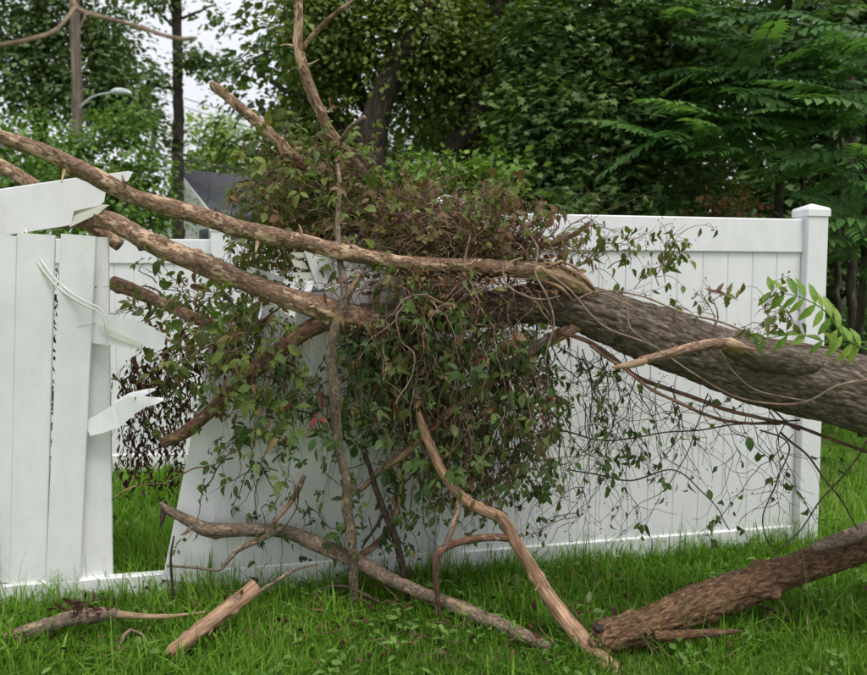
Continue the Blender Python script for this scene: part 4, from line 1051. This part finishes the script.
# tree of heaven with feathery fronds
def frond_tree(label, base_px, stems, spots, mat, group, nmeshes=4):
    base = P(*base_px); base[2] = 0
    e = empty('frond_tree', base, label, 'tree', group)
    for i, st in enumerate(stems):
        V, F, A = ptube(st, 9, .1, wob=.03, seed=i + 60, bump=.06)
        world_mesh('trunk', V, F, M['bgbark'], e, A)
    meshes = []
    for k in range(nmeshes):
        V, F = frond_parts(.7, 10 + k % 3, k)
        for v in (.15, .45, .8):
            meshes.append(mesh_data('frond', V, F, mat, {'v': np.clip(v + np.random.default_rng(k).normal(0, .12, len(V)), 0, 1)}))
    for (cx, cy, Y, rx, ry, n_) in spots:
        for j in range(n_):
            q = rng.uniform(-1, 1, 2)
            p = P(cx + q[0] * rx * .6, cy + q[1] * ry, Y + rng.uniform(-.5, .5))
            az = rng.uniform(0, 2 * np.pi)
            t = norm(np.array([math.cos(az), math.sin(az) * .8 - .45, rng.uniform(-.25, .35)]))
            R = frames(np.array([t]), np.array([[0, -.25, 1.0]]) + rng.normal(0, .18, (1, 3)))[0] * rng.uniform(.75, 1.25)
            o = bpy.data.objects.new('frond', meshes[rng.integers(len(meshes))]); COL.objects.link(o); o.parent = e
            d = p - base
            o.matrix_local = Matrix([[*R[0], d[0]], [*R[1], d[1]], [*R[2], d[2]], [0, 0, 0, 1]])
frond_tree('feathery leaved tree above the right fence panel left of the end post', (775, 420, 8.6),
    [[(775, 440, 6, 8.6), (778, 250, 6, 8.6), (782, 120, 5, 8.5), (790, -40, 4, 8.4)], [(800, 440, 3, 8.7), (805, 250, 3, 8.7), (795, 150, 2.5, 8.6), (760, 80, 2, 8.3)]],
    [(760, 70, 8.3, 60, 30, 34), (790, 30, 8.3, 60, 30, 26), (740, 110, 8.1, 55, 25, 26), (790, 100, 8.2, 50, 30, 26), (720, 140, 8.1, 50, 20, 16), (660, 128, 8.2, 40, 15, 9), (800, -40, 8.3, 80, 40, 24), (690, 10, 8.6, 40, 20, 10)],
    M['leaf_ail'], 'feathery leaved trees')
frond_tree('feathery leaved sapling right of the end post', (862, 420, 7.6),
    [[(862, 440, 5, 7.6), (860, 300, 5, 7.6), (866, 200, 4, 7.6), (880, 60, 3, 7.5)], [(835, 440, 4, 9), (838, 250, 4, 9), (842, 120, 3, 9)], [(848, 440, 6, 9.5), (852, 250, 6, 9.5), (850, 60, 5, 9.5)]],
    [(860, 140, 7.5, 40, 40, 22), (870, 220, 7.4, 40, 40, 16), (855, 60, 7.6, 40, 40, 20), (900, 160, 7.5, 50, 90, 22), (850, 250, 7.4, 25, 15, 6)],
    M['leaf_ail'], 'feathery leaved trees')
shrub('rusty brown dead shrub just above the right fence panel', [(735, 198, 7.9, 30, 10, 110), (712, 202, 7.9, 14, 6, 40)], .075, M['leaf_rust'], 6, clump=.16, per=14)
shrub('dark undergrowth at the foot of the trees right of the end post', [(850, 330, 10.5, 60, 28, 900), (900, 320, 10.5, 60, 40, 700), (840, 290, 11.5, 40, 30, 500)], .11, M['leaf_far'], 8, clump=.28, per=26)

# left side: farther trees
tree('broadleaf_tree', 'tall slender tree with a straight dark trunk in front of the pale sky', [(178, 340, 6.5, 24), (178, 200, 6, 24), (178, 100, 5, 24), (177, 0, 4.5, 24), (176, -90, 3, 24)],
     [[(178, 65, 2.5, 24), (205, 62, 1.6, 23.8), (235, 68, .8, 23.6)], [(178, 90, 2.5, 24), (155, 85, 1.5, 24), (135, 70, .8, 24)], [(177, 30, 2, 24), (150, 5, 1.2, 24)], [(177, 20, 2, 24), (215, 5, 1, 24)]],
     [(203, 60, 23.7, 20, 6, 420), (224, 66, 23.6, 10, 5, 180), (150, 72, 24, 14, 16, 420), (146, 112, 24, 14, 22, 480), (160, -4, 24, 26, 7, 380), (214, 8, 24, 8, 7, 90), (192, 46, 24, 8, 6, 110), (165, 138, 24, 10, 12, 180), (180, -80, 24, 55, 45, 900), (114, 55, 24, 13, 40, 700)],
     .18, KITE, M['leaf_left'], clump=.42, per=16, group='trees beyond the yard')
tree('broadleaf_tree', 'loose blue green tree with sky gaps in the upper left corner', [(40, 340, 8, 21), (38, 200, 8, 21), (42, 80, 6, 21), (36, -40, 5, 21)],
     [[(40, 110, 4, 21), (80, 60, 2, 20.6), (110, 20, 1, 20.4)], [(41, 80, 4, 21), (5, 40, 2, 20.7)]],
     [(15, 20, 20.6, 40, 35, 2300), (70, 20, 20.8, 42, 32, 2100), (112, 40, 20.6, 28, 35, 1200), (30, 80, 20.6, 45, 34, 2400), (90, 85, 20.6, 42, 32, 2100), (20, -50, 20.6, 60, 40, 1500), (110, -50, 20.6, 60, 40, 1200), (122, 100, 20.6, 27, 27, 900)],
     .17, KITE, M['leaf_left'], clump=.5, per=26, group='trees beyond the yard')
tree('broadleaf_tree', 'rounded green tree below the street lamp behind the rear fence', [(110, 350, 6, 15), (112, 220, 6, 15), (115, 160, 4, 15)],
     [[(112, 210, 3, 15), (70, 170, 2, 14.8)], [(112, 200, 3, 15), (160, 180, 2, 14.8)]],
     [(40, 150, 14.6, 55, 40, 1900), (105, 150, 14.8, 45, 42, 1700), (143, 185, 14.6, 28, 36, 1100), (80, 195, 14.2, 70, 40, 1900), (138, 215, 14.2, 24, 26, 700), (10, 195, 14.5, 60, 45, 1300), (125, 120, 15, 24, 22, 500), (60, 240, 14, 120, 30, 1200)],
     .12, KITE, M['leaf_shrub'], clump=.34, per=32, tone=(0, .35), group='trees beyond the yard')
tree('broadleaf_tree', 'pale yellow green tree in the far distance between the trunk and the olive tree', [(212, 330, 4, 38), (212, 200, 4, 38), (213, 140, 3, 38)], [[(212, 170, 2, 38), (225, 140, 1, 38)]],
     [(205, 140, 38, 24, 26, 900), (228, 135, 38, 24, 24, 800), (200, 165, 38, 24, 18, 600), (235, 165, 38, 24, 20, 600), (260, 150, 38, 30, 30, 500)],
     .26, KITE, M['leaf_light'], clump=.7, per=24, group='trees beyond the yard')

# distant tree line closing the horizon
for k, (x, Y, lab) in enumerate(((-60, 40, 'distant hazy green tree at the far left edge of the yard'), (330, 45, 'distant green tree hidden behind the olive tree'), (620, 42, 'distant green tree hidden behind the maple'), (900, 40, 'distant green tree at the far right'), (1160, 34, 'distant green tree beyond the right edge of the yard'), (-380, 36, 'distant green tree beyond the left edge of the yard'))):
    tree('broadleaf_tree', lab, [(x, 315, 5, Y), (x, 200, 4, Y), (x + 3, 120, 3, Y)], [[(x, 180, 2, Y), (x + 30, 130, 1, Y)]],
         [(x, 170, Y, 120, 70, 1500), (x + 70, 200, Y, 90, 60, 1100), (x - 70, 210, Y, 90, 60, 1100), (x, 260, Y, 150, 40, 1000)], .45, KITE, M['leaf_far'], clump=1.2, per=30, group='distant trees')

# ------------------------------------------------------------------ pole, lamp, wires, house
pb = P(78, 345, 16.5); pb[2] = 0
e = empty('utility_pole', pb, 'weathered wooden utility pole rising among the trees at upper left', 'utility pole')
tp = np.array([pb, P(77, 100, 16.5), P(75, 30, 16.5), P(74, -60, 16.5)])
V, F, A = tube(tp, [.115, .102, .095, .088], 14, step=.4, bump=.02)
world_mesh('pole_shaft', V, F, M['polewood'], e, A)
mb = MB(); box(mb, P(74, -45, 16.35), np.array([1.2, 0, 0]), np.array([0, .05, 0]), np.array([0, 0, .06]), attrs={'bk': np.zeros((8, 3))}); mb.build('crossarm', M['polewood'], e, False)
lampb = P(84, 106, 16.4)
e = empty('street_lamp', lampb, 'grey cobra-head street lamp on a curved arm fixed to the wooden pole', 'street lamp')
V, F, A = tube([P(80, 108, 16.4), P(88, 100, 16.35), P(98, 95, 16.3), P(112, 93, 16.25)], [.022, .022, .02, .02], 8, step=.1)
world_mesh('lamp_arm', V, F, M['lamp'], e, A)
hd = [P(111, 92.5, 16.25), P(116, 91.5, 16.23), P(122, 92, 16.2), P(128, 93.5, 16.18), P(132, 95, 16.16)]
V, F, A = tube(hd, [.035, .07, .08, .07, .025], 12, n=14)
c_ = V.mean(0); V[:, 2] = np.where(V[:, 2] < c_[2] - .03, c_[2] - .03 + (V[:, 2] - c_[2] + .03) * .4, V[:, 2])
lh = world_mesh('lamp_head', V, F, M['lamp'], e, A)
def wire(p0, p1, sag, label, r=.012):
    t = np.linspace(0, 1, 24)[:, None]
    pts = p0 * (1 - t) + p1 * t - UP * (sag * 4 * t * (1 - t))
    V, F, A = tube(pts, np.full(24, r), 5, raw=True)
    o = world_mesh('overhead_wire', V, F, M['wire'], None, A)
    tag(o, label, 'wire', 'overhead wires')
wire(P(78, 132, 16.5), P(330, 175, 30), .3, 'thick overhead wire sagging from the pole towards the house roof', .02)
wire(P(78, 122, 16.5), P(330, 172, 30), .4, 'overhead wire just above the thickest wire in front of the distant tree')
wire(P(160, 90, 34), P(420, 135, 34), .5, 'thin overhead wire crossing the pale sky, higher of two', .018)
wire(P(160, 98, 34), P(420, 150, 34), .5, 'thin overhead wire crossing the pale sky, lower of two', .018)
wire(P(76, 138, 16.4), P(50, 185, 19), .0, 'slanting guy wire running down from the wooden pole', .012)

hc, ha = P(222, 214, 24), P(190, 174, 26.2)
gv = (ha - hc) * np.array([1, 1, 0]); gw = np.linalg.norm(gv); gv = gv / gw       # corner -> apex, on the ground
rd_ = np.array([-gv[1], gv[0], 0]); rd_ = rd_ if rd_[0] > 0 else -rd_            # ridge direction
hbase = hc.copy(); hbase[2] = 0
e = empty('house', hbase, 'pale sided house with dark shingle gable roof beyond the rear fence', 'house')
ez, az_ = hc[2], ha[2]; HL = 8.0
C = [hbase, hbase + gv * 2 * gw, hbase + gv * 2 * gw + rd_ * HL, hbase + rd_ * HL]
V = [*C, *[c + UP * ez for c in C], hbase + gv * gw + UP * az_, hbase + gv * gw + rd_ * HL + UP * az_]
mb = MB(); mb.add(V, [[[0, 3, 7, 4], [1, 5, 6, 2]], [[0, 4, 8, 5, 1], [3, 2, 6, 9, 7]]]); mb.build('wall', M['siding'], e, False)
for k in range(int(ez / .2)):
    z = .2 * k + .1
    mb = MB(); q0 = hbase - rd_ * .012 + UP * z
    box(mb, q0 + gv * gw, gv * gw * 1.0, rd_ * .012, UP * .085); mb.build('siding_board', M['siding'], e, False)
for k in range(6):
    z = ez + .1 + .2 * k; ww = gw * max(0.05, 1 - (z + .1 - ez) / (az_ - ez))
    mb = MB(); box(mb, hbase - rd_ * .012 + gv * gw + UP * z, gv * ww, rd_ * .012, UP * .085); mb.build('siding_board', M['siding'], e, False)
ov = .35; th = .12
up_s = (UP * (az_ - ez) + gv * gw)
lo = hbase - up_s * .12 + UP * ez - rd_ * ov; hi = hbase + gv * gw + UP * az_ - rd_ * ov
def slab(lo, hi, ln, name):
    a = [lo, lo + ln, hi + ln, hi]; V = a + [q + UP * th for q in a]
    mb = MB(); mb.add(V, [[[3, 2, 1, 0], [4, 5, 6, 7], [0, 1, 5, 4], [1, 2, 6, 5], [2, 3, 7, 6], [3, 0, 4, 7]]]); return mb.build(name, M['roof'], e, False)
slab(lo, hi, rd_ * (HL + 2 * ov), 'roof')
mir = lambda q: hbase + gv * gw * 2 + (q - hbase) - gv * 2 * np.dot(q - hbase, gv)
slab(mir(lo), mir(hi) , rd_ * (HL + 2 * ov), 'roof')
mb = MB(); d_ = hi - lo
box(mb, (lo + hi) / 2 - rd_ * .03 + UP * (-.03), d_ / 2, rd_ * .025, norm(np.cross(d_, rd_)) * .09); mb.build('rake_board', M['trim'], e, False)
wq = P(206, 236, 25) * np.array([1, 1, 1]); wq = hbase + gv * (gw * .5) - rd_ * .04; wq[2] = 2.65
mb = MB(); box(mb, wq, gv * .5, rd_ * .03, UP * .55); wf = mb.build('window', M['trim'], e, False)
for s in (-.26, .26):
    mb = MB(); box(mb, wq + UP * s - rd_ * .035, gv * .42, rd_ * .004, UP * .22); mb.build('pane', M['glass'], wf, False)

# ------------------------------------------------------------------ grass
def blades(n_, xr, yr, h, w, mask=None, curve=.7, vmax=1.0):
    x = rng.uniform(*xr, n_); y = rng.uniform(*yr, n_)
    if mask is not None:
        k = mask(x, y); x, y = x[k], y[k]
    n_ = len(x)
    cl = vnoise(np.c_[x * 5, y * 5, np.zeros(n_)], 4); cl2 = vnoise(np.c_[x * 1.6, y * 1.6, np.ones(n_)], 5)
    hh = h * rng.uniform(.45, 1.2, n_) * (.55 + .8 * cl) * (.75 + .5 * cl2)
    ww = w * rng.uniform(.6, 1.35, n_)
    az = rng.uniform(0, 2 * np.pi, n_) + cl * 3
    d = np.c_[np.cos(az), np.sin(az), np.zeros(n_)]
    sd = np.c_[-np.sin(az), np.cos(az), np.zeros(n_)]
    cv = rng.uniform(.1, 1.0, n_) ** 1.3 * curve * 1.25
    base = np.c_[x, y, ground_z(x, y) - .006]
    rows = []
    for t, wt in ((0, .7), (.35, 1), (.7, .75), (1, 0)):
        c = base + d * (hh * cv * t ** 1.7)[:, None] + UP * (hh * (t - .42 * cv * t * t))[:, None]
        if wt: rows += [c + sd * (ww * wt / 2)[:, None], c - sd * (ww * wt / 2)[:, None]]
        else: rows.append(c)
    V = np.stack(rows, 1).reshape(-1, 3)
    o = (np.arange(n_) * 7)[:, None]
    F4 = np.concatenate([o + np.array([[0, 1, 3, 2]]), o + np.array([[2, 3, 5, 4]])]); F3 = o + np.array([[4, 5, 6]])
    v = np.clip(rng.normal(.4, .2, n_) + (cl2 - .5) * .5 + (cl - .5) * .3 + (rng.random(n_) < .015) * .6, 0, vmax)
    return V, [F4, F3], {'v': np.repeat(v, 7)}
mb = MB()
mb.add(*blades(76000, (-2.6, 2.9), (2.45, 4.75), .078, .0055))
mb.add(*blades(13000, (-2.6, 2.9), (2.45, 4.75), .14, .0085, curve=1.2, mask=lambda x, y: vnoise(np.c_[x * 3.2, y * 3.2, x * 0], 11) > .42))
# long tufts against the fence foot
mb.add(*blades(9000, (-2.3, 2.6), (3.2, 4.7), .20, .005, mask=lambda x, y: np.abs(y - (3.9 + SL * x)) < .16, curve=.8))
# thin seed stalks
mb.add(*blades(2600, (-2.4, 2.7), (2.6, 4.6), .30, .0024, curve=1.1))
o = mb.build('lawn_grass', M['grass']); tag(o, 'shaggy green lawn grass growing in front of the fence', 'grass', kind='stuff')
mb = MB()
mb.add(*blades(26000, (-4.5, 7.5), (4.3, 7.0), .13, .009, mask=lambda x, y: y > 4.1 + SL * x))
mb.add(*blades(16000, (-6, 9), (7.0, 12), .14, .018))
mb.add(*blades(6000, (-2.2, -.7), (3.85, 6.1), .18, .007))
o = mb.build('lawn_grass', M['grass']); tag(o, 'bright green grass of the yard behind the fence', 'grass', kind='stuff')
# broad-leaved weeds
lv = Leaves()
for k in range(170):
    c = np.array([rng.uniform(-2.1, 2.4), rng.uniform(2.65, 4.0), 0])
    for j in range(rng.integers(4, 9)):
        az = rng.uniform(0, 2 * np.pi); t = np.array([math.cos(az), math.sin(az), rng.uniform(.1, .8)])
        lv.add(SINGLE[rng.integers(3)], c + np.array([math.cos(az) * .02, math.sin(az) * .02, rng.uniform(.02, .09)]), t, np.array([0, 0, 1.0]) + rng.normal(0, .3, 3), rng.uniform(.025, .05), float(rng.random()))
e = empty('lawn_weeds', (0, 3.2, 0), 'small broad-leaved weeds dotted through the lawn', 'weeds'); e['kind'] = 'stuff'
lv.build(e, M['weed'], 0, rest_name='weed_leaves')
# withered leaves and berries caught on the bottom left branch and the lower right twig
e = empty('leaf_litter', P(80, 605, 3.22), 'withered brown leaf cluster caught on the lichen grey branch at bottom left', 'leaves')
lv = Leaves(); mb = MB()
for k in range(26):
    p = P(84 + rng.normal(0, 11), 608 + rng.normal(0, 4), 3.23 + rng.normal(0, .03)); p[2] = max(p[2], .05)
    lv.add(CURL[rng.integers(3)] if rng.random() < .6 else SINGLE[rng.integers(3)], p, rng.normal(0, 1, 3) + np.array([0, 0, .2]), rng.normal(0, 1, 3), rng.uniform(.03, .055), float(rng.random()))
lv.build(e, M['leaf_dead'], 26)
for k in range(5):
    add_twig(mb, twig_walk(P(78 + k * 4, 612, 3.22), np.array([rng.normal(-.5, .5), -.2, 1]), .09, 6, jit=.3), .0015)
mb.build('stems', M['reddish'], e)
e = empty('leaf_litter', P(800, 630, 3.3), 'withered brown leaves on the thin twig at lower right', 'leaves')
lv = Leaves()
for k in range(16):
    p = P(*[(775, 612), (800, 628), (825, 650), (840, 637)][k % 4], [3.42, 3.32, 3.16, 3.2][k % 4]) + rng.normal(0, .03, 3); p[2] = abs(p[2])
    lv.add(CURL[rng.integers(3)], p, rng.normal(0, 1, 3) + np.array([0, 0, -.3]), rng.normal(0, 1, 3), rng.uniform(.02, .04), float(rng.random()))
lv.build(e, M['leaf_dead'], 16)

# fallen leaves and bark chips through the lawn
e = empty('lawn_litter', (0, 3.3, 0), 'scattered brown fallen leaves and bark chips in the lawn under the branches', 'leaf litter'); e['kind'] = 'stuff'
lv = Leaves()
for k in range(230):
    x = rng.normal(-.1, .9); y = rng.uniform(2.9, 3.85)
    T = CURL if rng.random() < .5 else SINGLE
    lv.add(T[rng.integers(3)], np.array([x, y, rng.uniform(.03, .10)]), rng.normal(0, 1, 3) * np.array([1, 1, .35]), np.array([0, 0, 1.0]) + rng.normal(0, .5, 3), rng.uniform(.018, .045), float(rng.random()))
lv.build(e, M['leaf_dead'], 0, rest_name='fallen_leaves')
mb = MB()
for k in range(160):
    x = rng.normal(.0, .9); y = rng.uniform(2.9, 3.8); p = np.array([x, y, rng.uniform(.03, .08)])
    add_twig(mb, twig_walk(p, rng.normal(0, 1, 3) * np.array([1, 1, .25]), rng.uniform(.05, .22), 5, jit=.25), rng.uniform(.0015, .004))
mb.build('fallen_twigs', M['twig'], e)
